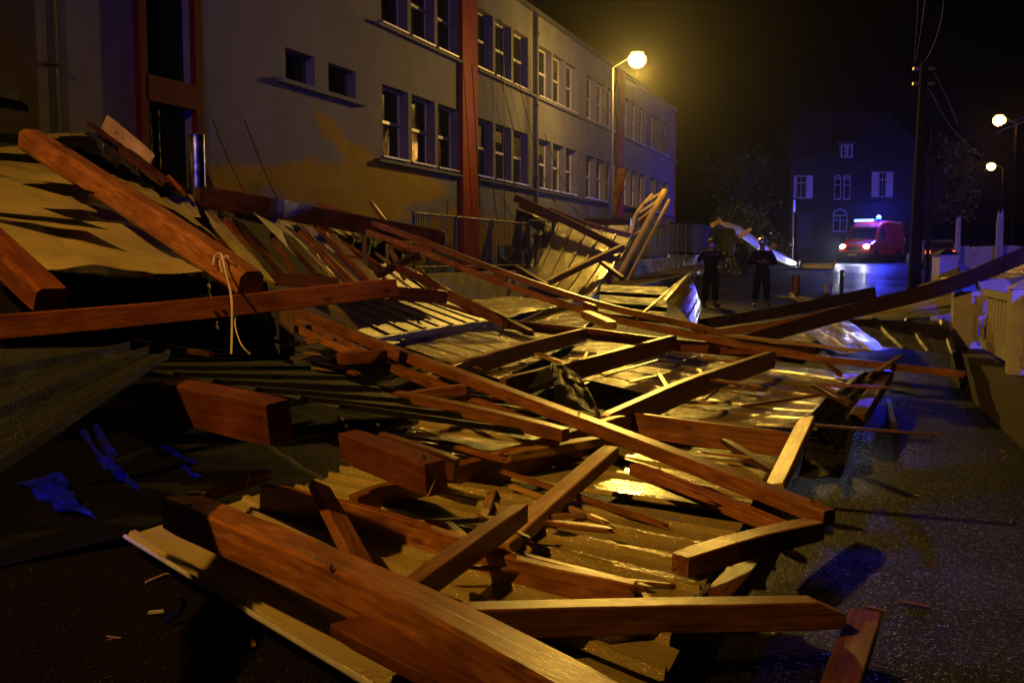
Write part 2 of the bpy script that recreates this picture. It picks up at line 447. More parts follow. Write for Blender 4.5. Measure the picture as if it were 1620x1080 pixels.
ss = sorted({S0, S1} | {h[0] for h in holes} | {h[1] for h in holes}); zs = sorted({-0.5, ZT} | {h[2] for h in holes} | {h[3] for h in holes})
bm = bmesh.new(); D = 0.30
cache = {}
def gv(s, o_, z):
    k = (round(s, 3), round(o_, 3), round(z, 3))
    if k not in cache: cache[k] = bm.verts.new(FMl @ Vector((s, o_, z)))
    return cache[k]
for a, b in zip(ss, ss[1:]):
    for c_, d in zip(zs, zs[1:]):
        m_s, m_z = (a+b)/2, (c_+d)/2
        if any(h[0] < m_s < h[1] and h[2] < m_z < h[3] for h in holes): continue
        bm.faces.new((gv(a, 0, c_), gv(b, 0, c_), gv(b, 0, d), gv(a, 0, d)))
for h in holes:
    a, b, c_, d = h
    zz = [c_] + [z for z in zs if c_ < z < d] + [d]; sl = [a] + [s for s in ss if a < s < b] + [b]
    for z0, z1 in zip(zz, zz[1:]):
        bm.faces.new((gv(a, 0, z0), gv(a, 0, z1), gv(a, -D, z1), gv(a, -D, z0)))
        bm.faces.new((gv(b, 0, z0), gv(b, -D, z0), gv(b, -D, z1), gv(b, 0, z1)))
    for s0, s1 in zip(sl, sl[1:]):
        bm.faces.new((gv(s0, 0, c_), gv(s0, -D, c_), gv(s1, -D, c_), gv(s1, 0, c_)))
        bm.faces.new((gv(s0, 0, d), gv(s1, 0, d), gv(s1, -D, d), gv(s0, -D, d)))
# end wall and back
W = -11.0
bm.faces.new([bm.verts.new(FMl @ Vector(p)) for p in ((S1, 0, -.5), (S1, W, -.5), (S1, W, ZT), (S1, 0, ZT))])
bm.faces.new([bm.verts.new(FMl @ Vector(p)) for p in ((S0, 0, -.5), (S0, 0, ZT), (S0, W, ZT), (S0, W, -.5))])
bm.faces.new([bm.verts.new(FMl @ Vector(p)) for p in ((S0, W, -.5), (S0, W, ZT), (S1, W, ZT), (S1, W, -.5))])
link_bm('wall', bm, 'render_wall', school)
bm = bmesh.new(); box(bm, S0-0.1, S1+0.12, W-0.2, 0.10, ZT+0.003, ZT+0.16, FMl)
link_bm('roof', bm, 'ledge_slate', school)
bm = bmesh.new(); box(bm, S1-0.14, S1+0.02, 0.003, 0.07, 0.5, ZT, FMl)
link_bm('corner_trim', bm, 'pilaster_red', school)
# ledges
for (a, b, z) in ((25.5, 30.45, 3.93), (31.72, 48.1, 3.93), (49.3, 61.4, 3.93), (25.5, 30.45, 7.10), (31.72, 48.1, 7.10), (49.3, 61.4, 7.10)):
    bm = bmesh.new(); box(bm, a, b, 0.002, 0.13, z, z+0.07, FMl); link_bm('window_ledge', bm, 'ledge_slate' if z < 5 else 'render_wall', school)
bm = bmesh.new(); box(bm, 21.4, 24.9, 0.002, 0.13, 5.12, 5.2, FMl); link_bm('window_ledge', bm, 'render_wall', school)
# windows
def window(a, b, z0, z1, bars=1, small=False):
    bm = bmesh.new(); t = 0.055; o1 = -D+0.003; o2 = -D+0.07
    aw = a+0.01; bw = b-0.01
    box(bm, aw, aw+t, o1, o2, z0+t, z1-t, FMl); box(bm, bw-t, bw, o1, o2, z0+t, z1-t, FMl)
    box(bm, aw, bw, o1, o2, z0+.004, z0+t, FMl); box(bm, aw, bw, o1, o2, z1-t, z1-.004, FMl)
    if not small:
        zm = z0+(z1-z0)*0.50; box(bm, aw+t, bw-t, o1, o2+0.02, zm, zm+0.075, FMl)
        box(bm, aw-.004, bw+.004, o2, 0.05, z0+.006, z0+0.05, FMl)      # sill
        sm = (a+b)/2
    f = link_bm('window', bm, 'frame_white' if not small else 'ledge_slate', school)
    bm = bmesh.new(); box(bm, aw+t*.5, bw-t*.5, o1+0.01, o1+0.03, z0+.02, z1-.02, FMl)
    link_bm('pane', bm, 'window_glass', f)
    if not small and random.random() < .55:
        bm = bmesh.new(); hb = random.choice((.25, .45, .5))*(z1-z0); zq = z1-t-hb
        for q in range(int(hb/.06)): box(bm, aw+t+.01, bw-t-.01, o1+.032, o1+.040, zq+q*.06+.004, zq+q*.06+.054, FMl)
        link_bm('blind', bm, 'blind', f)
random.seed(5)
for h in holes[:36]: window(*h)
for h in smalls: window(*h, small=True)
# red pilasters
for s, wd in ((30.52, 1.12), (48.15, 1.05)):
    bm = bmesh.new(); box(bm, s, s+wd, 0.003, 0.11, -0.3, ZT-0.01, FMl); link_bm('pilaster', bm, 'pilaster_red', school)
# stairwell glazing with red frame
bm = bmesh.new()
a, b, z0, z1 = stair
box(bm, a-0.16, a+0.02, 0.003, 0.12, z0-.1, ZT-.01, FMl); box(bm, b-0.02, b+0.18, 0.003, 0.12, z0-.1, ZT-.01, FMl)
box(bm, a+0.02, b-0.02, -0.02, 0.13, 4.2, 4.62, FMl); box(bm, a+0.02, b-0.02, -0.02, 0.10, z0-.1, z0+.1, FMl)
fr = link_bm('stair_window_frame', bm, 'frame_dark_red', school)
bm = bmesh.new()
nr = 6
for k in range(nr):
    s = a+0.03+(b-a-0.06)*k/nr; e = s+(b-a-0.06)/nr-0.035
    zz = z0+0.1
    while zz < z1-0.2:
        if not (4.0 < zz < 4.62):
            # rounded glass block
            n = 6; pts = []
            for q in range(n+1):
                th = PI*q/n; pts.append((s+(e-s)*(0.5-0.5*math.cos(th)), -0.16+0.055*math.sin(th)))
            for (pa, pb) in zip(pts, pts[1:]):
                vs = [bm.verts.new(FMl @ Vector(v)) for v in ((pa[0], pa[1], zz), (pb[0], pb[1], zz), (pb[0], pb[1], zz+0.17), (pa[0], pa[1], zz+0.17))]
                bm.faces.new(vs)
        zz += 0.19
box(bm, a, b, -D+.003, -0.17, z0, z1, FMl)
bmesh.ops.recalc_face_normals(bm, faces=bm.faces)
link_bm('glass_blocks', bm, 'glass_block', fr)
# drain pipes
for s, r in ((15.6, 0.07), (36.9, 0.07), (48.02, .05)):
    bm = bmesh.new(); tube(bm, [FMl @ Vector((s, 0.10, z)) for z in (0.2, 3, 6, 9.9)], r, 10)
    for z in (2, 4.4, 6.8, 9.2): box(bm, s-.09, s+.09, 0.003, 0.2, z, z+.05, FMl)
    link_bm('drain_pipe', bm, 'painted_steel', school)
bm = bmesh.new(); box(bm, 14.2, 14.9, 0.003, 0.16, fz(0, 160), fz(0, 150), FMl); link_bm('wall_box', bm, 'painted_steel', school)
# mural: yellow swooshes painted low on the wall
def mural(pts, name='mural', off=0.004):
    bm = bmesh.new(); vs = [bm.verts.new(FMl @ Vector((fs(x), off, fz(x, y)))) for x, y in pts]
    f = bm.faces.new(vs); bmesh.ops.triangulate(bm, faces=[f]); bmesh.ops.recalc_face_normals(bm, faces=bm.faces)
    o = link_bm(name, bm, 'mural_yellow', school); return o
def curve(pts, n=5):
    out = []
    N_ = len(pts)
    for i in range(N_):
        p0, p1, p2, p3 = [Vector(pts[(i+k-1) % N_]) for k in range(4)]
        for q in range(n):
            t = q/n; v = 0.5*((2*p1)+(p2-p0)*t+(2*p0-5*p1+4*p2-p3)*t*t+(3*p1-p0-3*p2+p3)*t*t*t); out.append((v.x, v.y))
    return out
MUR = []
def mural_pts(p): MUR.append([(fs(x), fz(x, y)) for x, y in p])
mural_pts(curve([(505, 180), (530, 195), (560, 228), (605, 245), (660, 262), (705, 300), (700, 312), (665, 322), (640, 330), (655, 345), (600, 350), (540, 345),
             (500, 318), (470, 300), (440, 288), (415, 278), (450, 262), (490, 255), (520, 262), (548, 258), (540, 240), (515, 215)]))
mural_pts(curve([(330, 268), (370, 262), (430, 268), (500, 300), (520, 322), (470, 318), (430, 300), (400, 290), (400, 330), (340, 330), (330, 300)]))
mural_pts(curve([(752, 335), (775, 345), (800, 352), (830, 362), (830, 400), (752, 400)], 3))
mural_pts([(fx, y) for fx, y in ((1010, 345), (1030, 332), (1062, 345), (1062, 372), (1010, 380))])
mural_pts(curve([(655, 360), (690, 345), (727, 330), (727, 400), (650, 410), (640, 385)], 3))
m, nt, N, bs = newmat('mural_wall'); co = coords(nt)
n1 = tex_noise(nt, co, 0.5, 6, 0.7); st = tex_noise(nt, co, 1.6, 5, 0.7, (1, 1, 0.12)); fine = tex_noise(nt, co, 60, 4, 0.7)
c = mixcol(nt, ramp(nt, n1, [(0.35, 0.0), (0.7, 1.0)]), (0.125, 0.12, 0.145), (0.185, 0.178, 0.208))
c = mixcol(nt, ramp(nt, st, [(0.5, 0.0), (0.75, 0.6)]), c, (0.10, 0.095, 0.09))
at = N.new('ShaderNodeAttribute'); at.attribute_name = 'paint'
yel = mixcol(nt, ramp(nt, n1, [(0.3, 0.0), (0.7, 1.0)]), (0.22, 0.14, 0.012), (0.33, 0.215, 0.03))
c = mixcol(nt, at.outputs['Fac'], c, yel)
nt.links.new(c, bs.inputs['Base Color']); bs.inputs['Roughness'].default_value = 0.9; bs.inputs['Specular IOR Level'].default_value = 0.1; bump(nt, bs, fine, 0.5, 0.01)
def inside(pt, poly):
    c_ = False; n = len(poly)
    for i in range(n):
        (x1, y1), (x2, y2) = poly[i], poly[(i+1) % n]
        if (y1 > pt[1]) != (y2 > pt[1]) and pt[0] < (x2-x1)*(pt[1]-y1)/(y2-y1)+x1: c_ = not c_
    return c_
def pdist(pt, poly):
    p = Vector(pt); d = 9
    for i in range(len(poly)):
        a = Vector(poly[i]); b = Vector(poly[(i+1) % len(poly)]); ab = b-a; t = max(0, min(1, (p-a).dot(ab)/max(1e-9, ab.length_squared))); d = min(d, (p-a-ab*t).length)
    return d
for (sa, sb, za, zb, nm) in ((18.985, 25.45, 0.5, 5.05, 'mural'), (25.45, 30.5, 0.5, 3.92, 'mural'), (31.66, 36.8, 0.5, 3.92, 'mural'), (49.25, 61.4, 0.5, 3.92, 'mural')):
    bm = bmesh.new(); ns = int((sb-sa)/.09); nz = int((zb-za)/.07); vals = []; g_ = []
    for i in range(ns+1):
        row = []
        for j in range(nz+1):
            s_, z_ = sa+(sb-sa)*i/ns, za+(zb-za)*j/nz; v = 0.0
            w_ = .10*noise.noise(Vector((s_*3, z_*3, 0)))+.05*noise.noise(Vector((s_*11, z_*11, 0)))
            for poly in MUR:
                xs = [q[0] for q in poly]; ys = [q[1] for q in poly]
                if s_ < min(xs)-.3 or s_ > max(xs)+.3 or z_ < min(ys)-.3 or z_ > max(ys)+.3: continue
                d = pdist((s_, z_), poly)*(1 if inside((s_, z_), poly) else -1)+w_
                v = max(v, min(1, max(0, d/.14+.5)))
            row.append(bm.verts.new(FMl @ Vector((s_, 0.004, z_)))); vals.append(v)
        g_.append(row)
    for i in range(ns):
        for j in range(nz): bm.faces.new((g_[i][j], g_[i+1][j], g_[i+1][j+1], g_[i][j+1]))
    o = link_bm(nm, bm, 'mural_wall', school); at_ = o.data.attributes.new('paint', 'FLOAT', 'POINT')
    at_.data.foreach_set('value', vals)

# dark basement openings behind the railings
for s in (28.3, 33.5, 38.0, 42.6):
    bm = bmesh.new(); box(bm, s, s+1.6, 0.003, 0.03, 1.0, 2.05, FMl); link_bm('basement_vent', bm, 'black_rubber', school)

# dangling wires torn off the roof
def wire(label, pts, r=0.012, mat='cable', name='dangling_wire', cat='wire', group='wires hanging off the school'):
    bm = bmesh.new(); p = []
    n = len(pts)
    for i in range(n-1):
        a, b, c_, d = pts[max(i-1, 0)], pts[i], pts[i+1], pts[min(i+2, n-1)]
        for q in range(6):
            t = q/6; p.append(0.5*((2*b)+(c_-a)*t+(2*a-5*b+4*c_-d)*t*t+(3*b-a-3*c_+d)*t*t*t))
    p.append(pts[-1]); base = p[0].copy()
    tube(bm, [q-base for q in p], r, 5)
    o = link_bm(name, bm, mat, loc=base); tag(o, label, cat, group); return o
def FW(x, y, out=0.25): 
    return F(fs(x), fz(x, y), out)
wl = [([(780, 40), (782, 130), (795, 185), (808, 245)], 'beside the first red pilaster'),
      ([(800, 60), (812, 150), (828, 210), (842, 265), (870, 330)], 'over the second window bay'),
      ([(786, 110), (786, 250), (787, 350)], 'falling straight past the second bay windows'),
      ([(735, 110), (742, 230), (748, 350)], 'down the red pilaster'),
      ([(722, 300), (720, 350)], 'just left of the red pilaster'),
      ([(768, 295), (775, 350)], 'below the window ledge right of the pilaster'),
      ([(797, 292), (810, 322), (822, 334)], 'short one curling under the ledge'),
      ([(850, 215), (880, 290), (920, 335)], 'crossing the third window bay'),
      ([(872, 300), (895, 330), (925, 345)], 'sagging under the third bay ledge'),
      ([(325, 195), (348, 255), (378, 315)], 'across the wall beside the stair window'),
      ([(375, 195), (400, 260), (428, 325)], 'faint, left of the mural')]
for pts, d in wl: wire('thin black wire dangling on the school wall, '+d, [FW(x, y) for x, y in pts], 0.012)

# ------------------------------------------------------------------ railings on low wall
def railing(label, Ya, Yb, zta, ztb, zba, zbb, off=0.0):
    def RX(Y): return 0.372*Y-10.2+off
    a = Vector((RX(Ya), Ya, 0)); root = empty('metal_railing', a); tag(root, label, 'railing', 'metal railings in front of the school')
    d = Vector((RX(Yb)-RX(Ya), Yb-Ya, 0))
    bm = bmesh.new()
    tube(bm, [Vector((0, 0, zta)), d+Vector((0, 0, ztb))], 0.028, 6); link_bm('top_rail', bm, 'painted_steel', root)
    bm = bmesh.new(); tube(bm, [Vector((0, 0, zba+.08)), d+Vector((0, 0, zbb+.08))], 0.025, 6); link_bm('bottom_rail', bm, 'painted_steel', root)
    n = int(d.length/0.125); bm = bmesh.new()
    for k in range(n+1):
        t = k/n; p = d*t; z0 = zba+(zbb-zba)*t; z1 = zta+(ztb-zta)*t
        if k % 18 == 0: continue
        tube(bm, [p+Vector((0, 0, z0+.08)), p+Vector((0, 0, z1))], 0.010, 4, False)
    link_bm('bars', bm, 'painted_steel', root)
    for k in range(0, n+1, 18):
        t = k/n; p = d*t; bm = bmesh.new()
        box(bm, p.x-.035, p.x+.035, p.y-.035, p.y+.035, zba+(zbb-zba)*t-.1, zta+(ztb-zta)*t+.03); link_bm('post', bm, 'painted_steel', root)
railing('short lower railing half hidden behind the leaning splintered boards', 19.6, 21.5, 2.35, 2.35, 1.2, 1.2)
railing('tall dark railing in front of the red pilaster', 21.7, 28.5, 2.62, 2.62, 1.37, 1.37)
railing('railing behind the standing corrugated panel', 28.7, 47.0, 2.72, 3.17, 1.42, 1.72)
railing('blue lit railing section at the end of the school', 47.2, 60.0, 3.32, 3.52, 1.86, 1.92)
def lowwall(label, Ya, Yb, za, zb):
    bm = bmesh.new(); n = 14; prev = None
    base = Vector((0.372*Ya-10.2, Ya, 0))
    for k in range(n+1):
        Y = Ya+(Yb-Ya)*k/n; X = 0.372*Y-10.2; zt = za+(zb-za)*k/n
        row = [bm.verts.new(Vector((X+ox, Y, z))-base) for ox, z in ((-.13, gz(Y)-.3), (-.13, zt), (.13, zt), (.13, gz(Y)-.3))]
        if prev:
            for i in range(3): bm.faces.new((prev[i], prev[i+1], row[i+1], row[i]))
        else: bm.faces.new(row[::-1])
        prev = row
    bm.faces.new(prev); bmesh.ops.recalc_face_normals(bm, faces=bm.faces)
    o = link_bm('low_wall', bm, 'low_wall', loc=base); tag(o, label, 'low wall', 'rendered low wall under the railings')
lowwall('nearest stretch of low rendered wall, blue lit behind the broken rafters', 15, 28.6, 1.30, 1.30)
lowwall('low rendered wall running behind the standing truss', 28.61, 47.1, 1.35, 1.66)
lowwall('far low rendered wall, blue lit behind the people', 47.11, 60.2, 1.80, 1.84)

# ------------------------------------------------------------------ street lamps
def lamp_head(root, loc, ang, glow='lamp_glow', sc_=1.0):
    bm = bmesh.new(); R = Matrix.Rotation(ang, 4, 'Z'); T = Matrix.Translation(loc)
    bmesh.ops.create_uvsphere(bm, u_segments=16, v_segments=10, radius=1.0)
    for v in bm.verts: v.co = T @ R @ (Vector((v.co.x*0.24, v.co.y*0.20, max(v.co.z, 0)*0.06+0.21))*sc_)
    link_bm('lamp_hood', bm, 'pole_grey', root)
    bm = bmesh.new()
    bmesh.ops.create_uvsphere(bm, u_segments=28, v_segments=18, radius=1.0)
    for v in bm.verts: v.co = T @ R @ (Vector((v.co.x*0.30, v.co.y*0.26, v.co.z*(.20 if v.co.z > 0 else .28)))*sc_)
    return link_bm('lamp_lens', bm, glow, root, smooth=True)
def light(name, parent, loc, energy, col, radius=0.1, kind='POINT', rot=None, spot=None, blend=0.5):
    l = bpy.data.lights.new(name, kind); l.energy = energy; l.color = col; l.shadow_soft_size = radius
    if spot: l.spot_size = spot; l.spot_blend = blend
    o = bpy.data.objects.new(name, l); C.objects.link(o); o.parent = parent; o.location = loc
    if rot is not None: o.rotation_euler = rot
    return o
pb = P(963, 470, 34); lb = Vector((3.32, 34, gz(34)))
LA = P(1008, 94, 34)
GLOBE = True
root = empty('street_lamp', lb); tag(root, 'tall steel street lamp glowing yellow in front of the school', 'street lamp')
bm = bmesh.new(); top = P(969, 108, 34)-lb
tube(bm, [Vector((0, 0, 0)), Vector((0, 0, 1.2)), Vector((top.x*.5, 0, top.z*.5)), top], [0.10, 0.085, 0.07, 0.045], 10); link_bm('pole', bm, 'pole_grey', root)
hd = LA-lb
bm = bmesh.new(); tube(bm, [top, top+Vector((0.22, 0, 0.14)), hd+Vector((-.30, 0, .03))], 0.016, 8); link_bm('arm', bm, 'pole_grey', root)
lamp_head(root, hd, 0.0)
aim = Vector((-3.0, -32.0, -7.0)).to_track_quat('-Z', 'Y').to_euler()
light('lamp_light', root, hd+Vector((0, 0, -0.42)), L_A, YEL, 0.12, 'SPOT', aim, math.radians(95), 1.0)
aim = Vector((15.0, 25.0, -9.5)).to_track_quat('-Z', 'Y').to_euler()
light('lamp_light', root, hd+Vector((0, 0, -0.42)), L_A*0.7, YEL, 0.12, 'SPOT', aim, math.radians(70), 1.0)
light('lamp_glow_light', root, hd+Vector((0, 0, -0.42)), L_A*0.14, YEL, 0.12)
# lamp behind the photographer
lb = Vector((-6.6, 0.3, 0)); root = empty('street_lamp', lb); tag(root, 'orange street lamp standing on the school side behind the photographer', 'street lamp')
bm = bmesh.new(); tube(bm, [Vector((0, 0, 0)), Vector((0, 0, 1.2)), Vector((0, 0, 8))], [0.10, 0.085, 0.05], 10); link_bm('pole', bm, 'pole_grey', root)
bm = bmesh.new(); tube(bm, [Vector((0, 0, 8)), Vector((.3, 0, 8.3)), Vector((1.0, 0, 8.3))], 0.03, 8); link_bm('arm', bm, 'pole_grey', root)
lamp_head(root, Vector((1.2, 0, 8.3)), 0.0)
aim = Vector((7.0, 12.6, -7.6)).to_track_quat('-Z', 'Y').to_euler()
light('lamp_light', root, Vector((1.2, 0, 7.88)), L_B, ORA, 0.12, 'SPOT', aim, math.radians(90), .95)

def far_lamp(label, x, y, Y, s=1.0, e=120):
    p = P(x, y, Y); g = Vector((p.x+0.9, Y, gz(Y))); r = empty('street_lamp', g); tag(r, label, 'street lamp', 'distant street lamps on the right')
    bm = bmesh.new(); tube(bm, [Vector((0, 0, 0)), Vector((0, 0, p.z-g.z-.2)), Vector((-.5, 0, p.z-g.z+.1)), Vector((-.75, 0, p.z-g.z+.1))], 0.05, 6); link_bm('pole', bm, 'pole_wood', r)
    lamp_head(r, p-g, 0.2, 'lamp_glow_far', 1.1); light('lamp_light', r, p-g+Vector((0, 0, -.4)), e, ORA, 0.1)
far_lamp('upper of the two distant street lamps at the right edge', 1581, 190, 52)
far_lamp('lower and farther distant street lamp at the right edge', 1568, 263, 75)

# ------------------------------------------------------------------ utility pole and cables
pb = Vector((P(1445, 470, 24).x, 24, gz(24)))
root = empty('utility_pole', pb); tag(root, 'dark wooden utility pole in the road edge left of the white pillar', 'pole')
tp = P(1462, 100, 24)-pb
bm = bmesh.new(); tube(bm, [Vector((0, 0, -.1)), tp*0.5, tp], [0.16, 0.13, 0.09], 12); link_bm('pole', bm, 'pole_wood', root)
for dz in (0.1, .45):
    bm = bmesh.new(); box(bm, tp.x-.25, tp.x+.25, tp.y-.05, tp.y+.05, tp.z-dz-.06, tp.z-dz); link_bm('crossarm', bm, 'pole_grey', root)
pb2 = Vector((P(1467, 420, 34).x, 34, gz(34))); root2 = empty('utility_pole', pb2); tag(root2, 'thinner dark pole standing behind the thick utility pole', 'pole')
bm = bmesh.new(); tube(bm, [Vector((0, 0, -.1)), Vector((0, 0, P(0, 195, 34).z-gz(34)))], [0.07, 0.05], 10); link_bm('pole', bm, 'pole_wood', root2)
ov = [('overhead cable leftmost above the utility pole', [(1453, -30, 8), (1450, 45, 14), (1446, 100, 24)], .004),
      ('overhead cable second from left above the utility pole', [(1467, -30, 8), (1458, 40, 14), (1449, 97, 24)], .004),
      ('overhead cable rightmost above the utility pole', [(1497, -30, 8), (1487, 40, 14), (1474, 78, 20), (1463, 97, 24)], .005),
      ('lower overhead cable running from the pole to the far lamp', [(1470, 140, 24), (1500, 195, 38), (1530, 228, 55), (1566, 262, 75)], .016),
      ('upper overhead cable running from the pole towards the far lamps', [(1478, 115, 24), (1500, 160, 34), (1515, 196, 52)], .012),
      ('lamp lit cable below the upper far lamp', [(1577, 211, 50), (1590, 204, 49), (1606, 198, 48), (1640, 186, 46)], .03),
      ('second lamp lit cable just under the upper far lamp', [(1580, 200, 50), (1592, 195, 49), (1640, 180, 46)], .03)]
for lab, pts, r in ov: wire(lab, [P(x, y, Y) for x, y, Y in pts], r, 'painted_steel', 'overhead_cable', 'cable', 'overhead cables at the right')
wire('short vertical cable hanging near the right far lamp', [P(1606, 204, 50), P(1604, 220, 50), P(1603, 236, 50)], .03, 'painted_steel', 'overhead_cable', 'cable', 'overhead cables at the right')

# ------------------------------------------------------------------ fire van
def lathe_y(bm, prof, n=20, M=None):
    rings = []
    for y, r in prof: 
        ring = []
        for k in range(n):
            p = Vector((r*math.cos(2*PI*k/n), y, r*math.sin(2*PI*k/n)))
            ring.append(bm.verts.new(M @ p if M else p))
        rings.append(ring)
    for a, b in zip(rings, rings[1:]):
        for k in range(n): bm.faces.new((a[k], b[k], b[(k+1) % n], a[(k+1) % n]))
    bm.faces.new(rings[0]); bm.faces.new(rings[-1][::-1]); bmesh.ops.recalc_face_normals(bm, faces=bm.faces)
def fire_van(loc, rz, label, beacon_e, lights_on):
    """van faces +X locally, width along Y"""
    r = empty('fire_van', loc, rz); tag(r, label, 'fire van')
    # side outline of the body, extruded with tumblehome
    out = [(2.62, 0.42), (2.68, 0.62), (2.60, 0.92), (2.45, 1.08), (1.72, 1.30), (1.62, 1.36), (0.98, 2.12), (0.80, 2.28), (0.45, 2.42), (-0.2, 2.50), (-2.55, 2.50), (-2.72, 2.40), (-2.78, 1.3), (-2.78, 0.42)]
    bm = bmesh.new(); rows = []
    for y in (-1.0, -0.97, -0.90, -0.6, -0.2, 0.2, 0.6, 0.90, 0.97, 1.0):
        row = []
        for (x, z) in out:
            t = abs(y); zz = z; xx = x
            if t > 0.95: zz -= 0.05 if z > 2 else 0; xx -= 0.07 if x > 1.5 else (-.03 if x < -2 else 0)
            if t > 0.98: zz -= 0.05 if z > 2 else 0; xx -= 0.09 if x > 1.5 else 0
            if x > 2: xx -= 0.10*t*t
            yy = y*(1.0-0.10*max(0, (z-1.25))/1.25)
            row.append(bm.verts.new((xx, yy, zz)))
        rows.append(row)
    n = len(out)
    for a, b in zip(rows, rows[1:]):
        for k in range(n): bm.faces.new((a[k], b[k], b[(k+1) % n], a[(k+1) % n]))
    bm.faces.new(rows[0]); bm.faces.new(rows[-1][::-1]); bmesh.ops.recalc_face_normals(bm, faces=bm.faces)
    body = link_bm('body', bm, 'van_red', r, smooth=False)
    # windscreen
    bm = bmesh.new()
    def quad(pts, t, mat, name, par=r):
        b_ = bmesh.new(); a = [Vector(p) for p in pts]; nn = (a[1]-a[0]).cross(a[2]-a[0]).normalized()
        lo = [b_.verts.new(p) for p in a]; hi = [b_.verts.new(p+nn*t) for p in a]
        b_.faces.new(lo[::-1]); b_.faces.new(hi)
        for i in range(len(a)): b_.faces.new((lo[i], lo[(i+1) % len(a)], hi[(i+1) % len(a)], hi[i]))
        bmesh.ops.recalc_face_normals(b_, faces=b_.faces); return link_bm(name, b_, mat, par)
    ws = quad([(1.60, -0.86, 1.41), (1.60, 0.86, 1.41), (1.04, 0.78, 2.08), (1.04, -0.78, 2.08)], 0.018, 'window_glass', 'windscreen')
    for s in (-1, 1):
        b_ = bmesh.new(); tube(b_, [Vector((1.70, s*0.55, 1.40)), Vector((1.56, s*0.05, 1.52))], 0.012, 5); link_bm('wiper', b_, 'black_rubber', ws)
    # side cab windows
    for s in (-1, 1):
        yy = lambda z: s*(1.0-0.10*max(0, z-1.25)/1.25+0.002)
        pts = [(1.38, yy(1.42), 1.42), (0.92, yy(2.02), 2.02), (0.42, yy(2.05), 2.05), (0.42, yy(1.40), 1.40)]
        if s > 0: pts = pts[::-1]
        quad(pts, 0.012, 'window_glass', 'side_window')
        # stripe and door seams
        b_ = bmesh.new(); box(b_, -2.7, 1.5, s*1.003-0.004, s*1.003+0.004, 1.02, 1.10); link_bm('side_stripe', b_, 'yellow_stripe', r)
        b_ = bmesh.new()
        for x in (0.30, -0.95): box(b_, x-.008, x+.008, s*1.003-.003, s*1.003+.003, 0.5, 1.24)
        link_bm('door_seam', b_, 'black_rubber', r)
        b_ = bmesh.new(); box(b_, 0.36, 0.50, s*1.012-.012, s*1.012+.012, 1.17, 1.21); link_bm('door_handle', b_, 'black_rubber', r)
        b_ = bmesh.new(); box(b_, 1.30, 1.42, s*1.10-.09, s*1.10+.09, 1.42, 1.72); mir = link_bm('wing_mirror', b_, 'black_rubber', r)
        # lower sill
        b_ = bmesh.new(); box(b_, -1.45, 1.35, s*0.99-.03, s*0.99+.03, 0.30, 0.46); link_bm('side_skirt', b_, 'bumper_grey', r)
        # headlights
        b_ = bmesh.new(); bmesh.ops.create_uvsphere(b_, u_segments=14, v_segments=8, radius=1)
        for v in b_.verts: v.co = Vector((2.50+v.co.x*0.10, s*0.72+v.co.y*0.19, 0.93+v.co.z*0.13))
        link_bm('headlight', b_, 'headlight_glow' if lights_on else 'chrome', r, smooth=True)
        b_ = bmesh.new(); box(b_, -2.82, -2.785, s*0.9-.07, s*0.9+.07, 0.9, 1.5); link_bm('tail_light', b_, 'tail_glow', r)
        for x in (1.75, -1.75):
            b_ = bmesh.new(); M = Matrix.Translation((x, s*0.90, 0.34))
            lathe_y(b_, [(-.10, .24), (-.11, .33), (0, .345), (.11, .33), (.10, .24)], 22, M); wh = link_bm('wheel', b_, 'black_rubber', r, smooth=True)
            b_ = bmesh.new(); M = Matrix.Translation((x, s*1.012, 0.34)); lathe_y(b_, [(-.02*s, .20), (.006*s, .19), (0.0, .06), (.012*s, .05)], 14, M); link_bm('rim', b_, 'chrome', wh)
            b_ = bmesh.new()
            pr = [(x+0.44*math.cos(PI*k/12), 0.36+0.44*math.sin(PI*k/12)) for k in range(13)]
            M2 = Matrix(((1, 0, 0, 0), (0, 0, -s, s*1.004), (0, 1, 0, 0), (0, 0, 0, 1)))
            prism(b_, pr, M2, 0.02); link_bm('wheel_arch', b_, 'black_rubber', r)
    # bumper, grille, plate, roof parts
    b_ = bmesh.new(); box(b_, 2.45, 2.78, -0.98, 0.98, 0.28, 0.62); bmesh.ops.bevel(b_, geom=b_.edges[:], offset=0.06, segments=2, affect='EDGES'); link_bm('bumper', b_, 'bumper_grey', r)
    b_ = bmesh.new(); box(b_, 2.60, 2.69, -0.42, 0.42, 0.72, 0.90); link_bm('grille', b_, 'black_rubber', r)
    b_ = bmesh.new(); box(b_, 2.782, 2.80, -0.26, 0.26, 0.40, 0.52); link_bm('number_plate', b_, 'plate_yellow', r)
    b_ = bmesh.new()
    for s in (-1, 1): box(b_, -2.2, 0.6, s*0.62-.03, s*0.62+.03, 2.56, 2.62)
    for k in range(9): box(b_, -2.1+k*.32, -2.05+k*.32, -0.59, 0.59, 2.57, 2.61)
    for x in (-1.9, 0.3):
        for s in (-1, 1): box(b_, x-.03, x+.03, s*.62-.02, s*.62+.02, 2.49, 2.56)
    link_bm('roof_ladder', b_, 'chrome', r)
    b_ = bmesh.new(); box(b_, 0.62, 0.82, -0.80, 0.35, 2.47, 2.62); bmesh.ops.bevel(b_, geom=b_.edges[:], offset=0.03, segments=2, affect='EDGES')
    link_bm('light_bar', b_, 'bar_glow' if lights_on else 'sign_blue', r)
    b_ = bmesh.new(); bmesh.ops.create_cone(b_, cap_ends=True, segments=14, radius1=0.11, radius2=0.11, depth=0.1, matrix=Matrix.Translation((0.35, 0.55, 2.53)))
    bc = link_bm('beacon', b_, 'black_rubber', r)
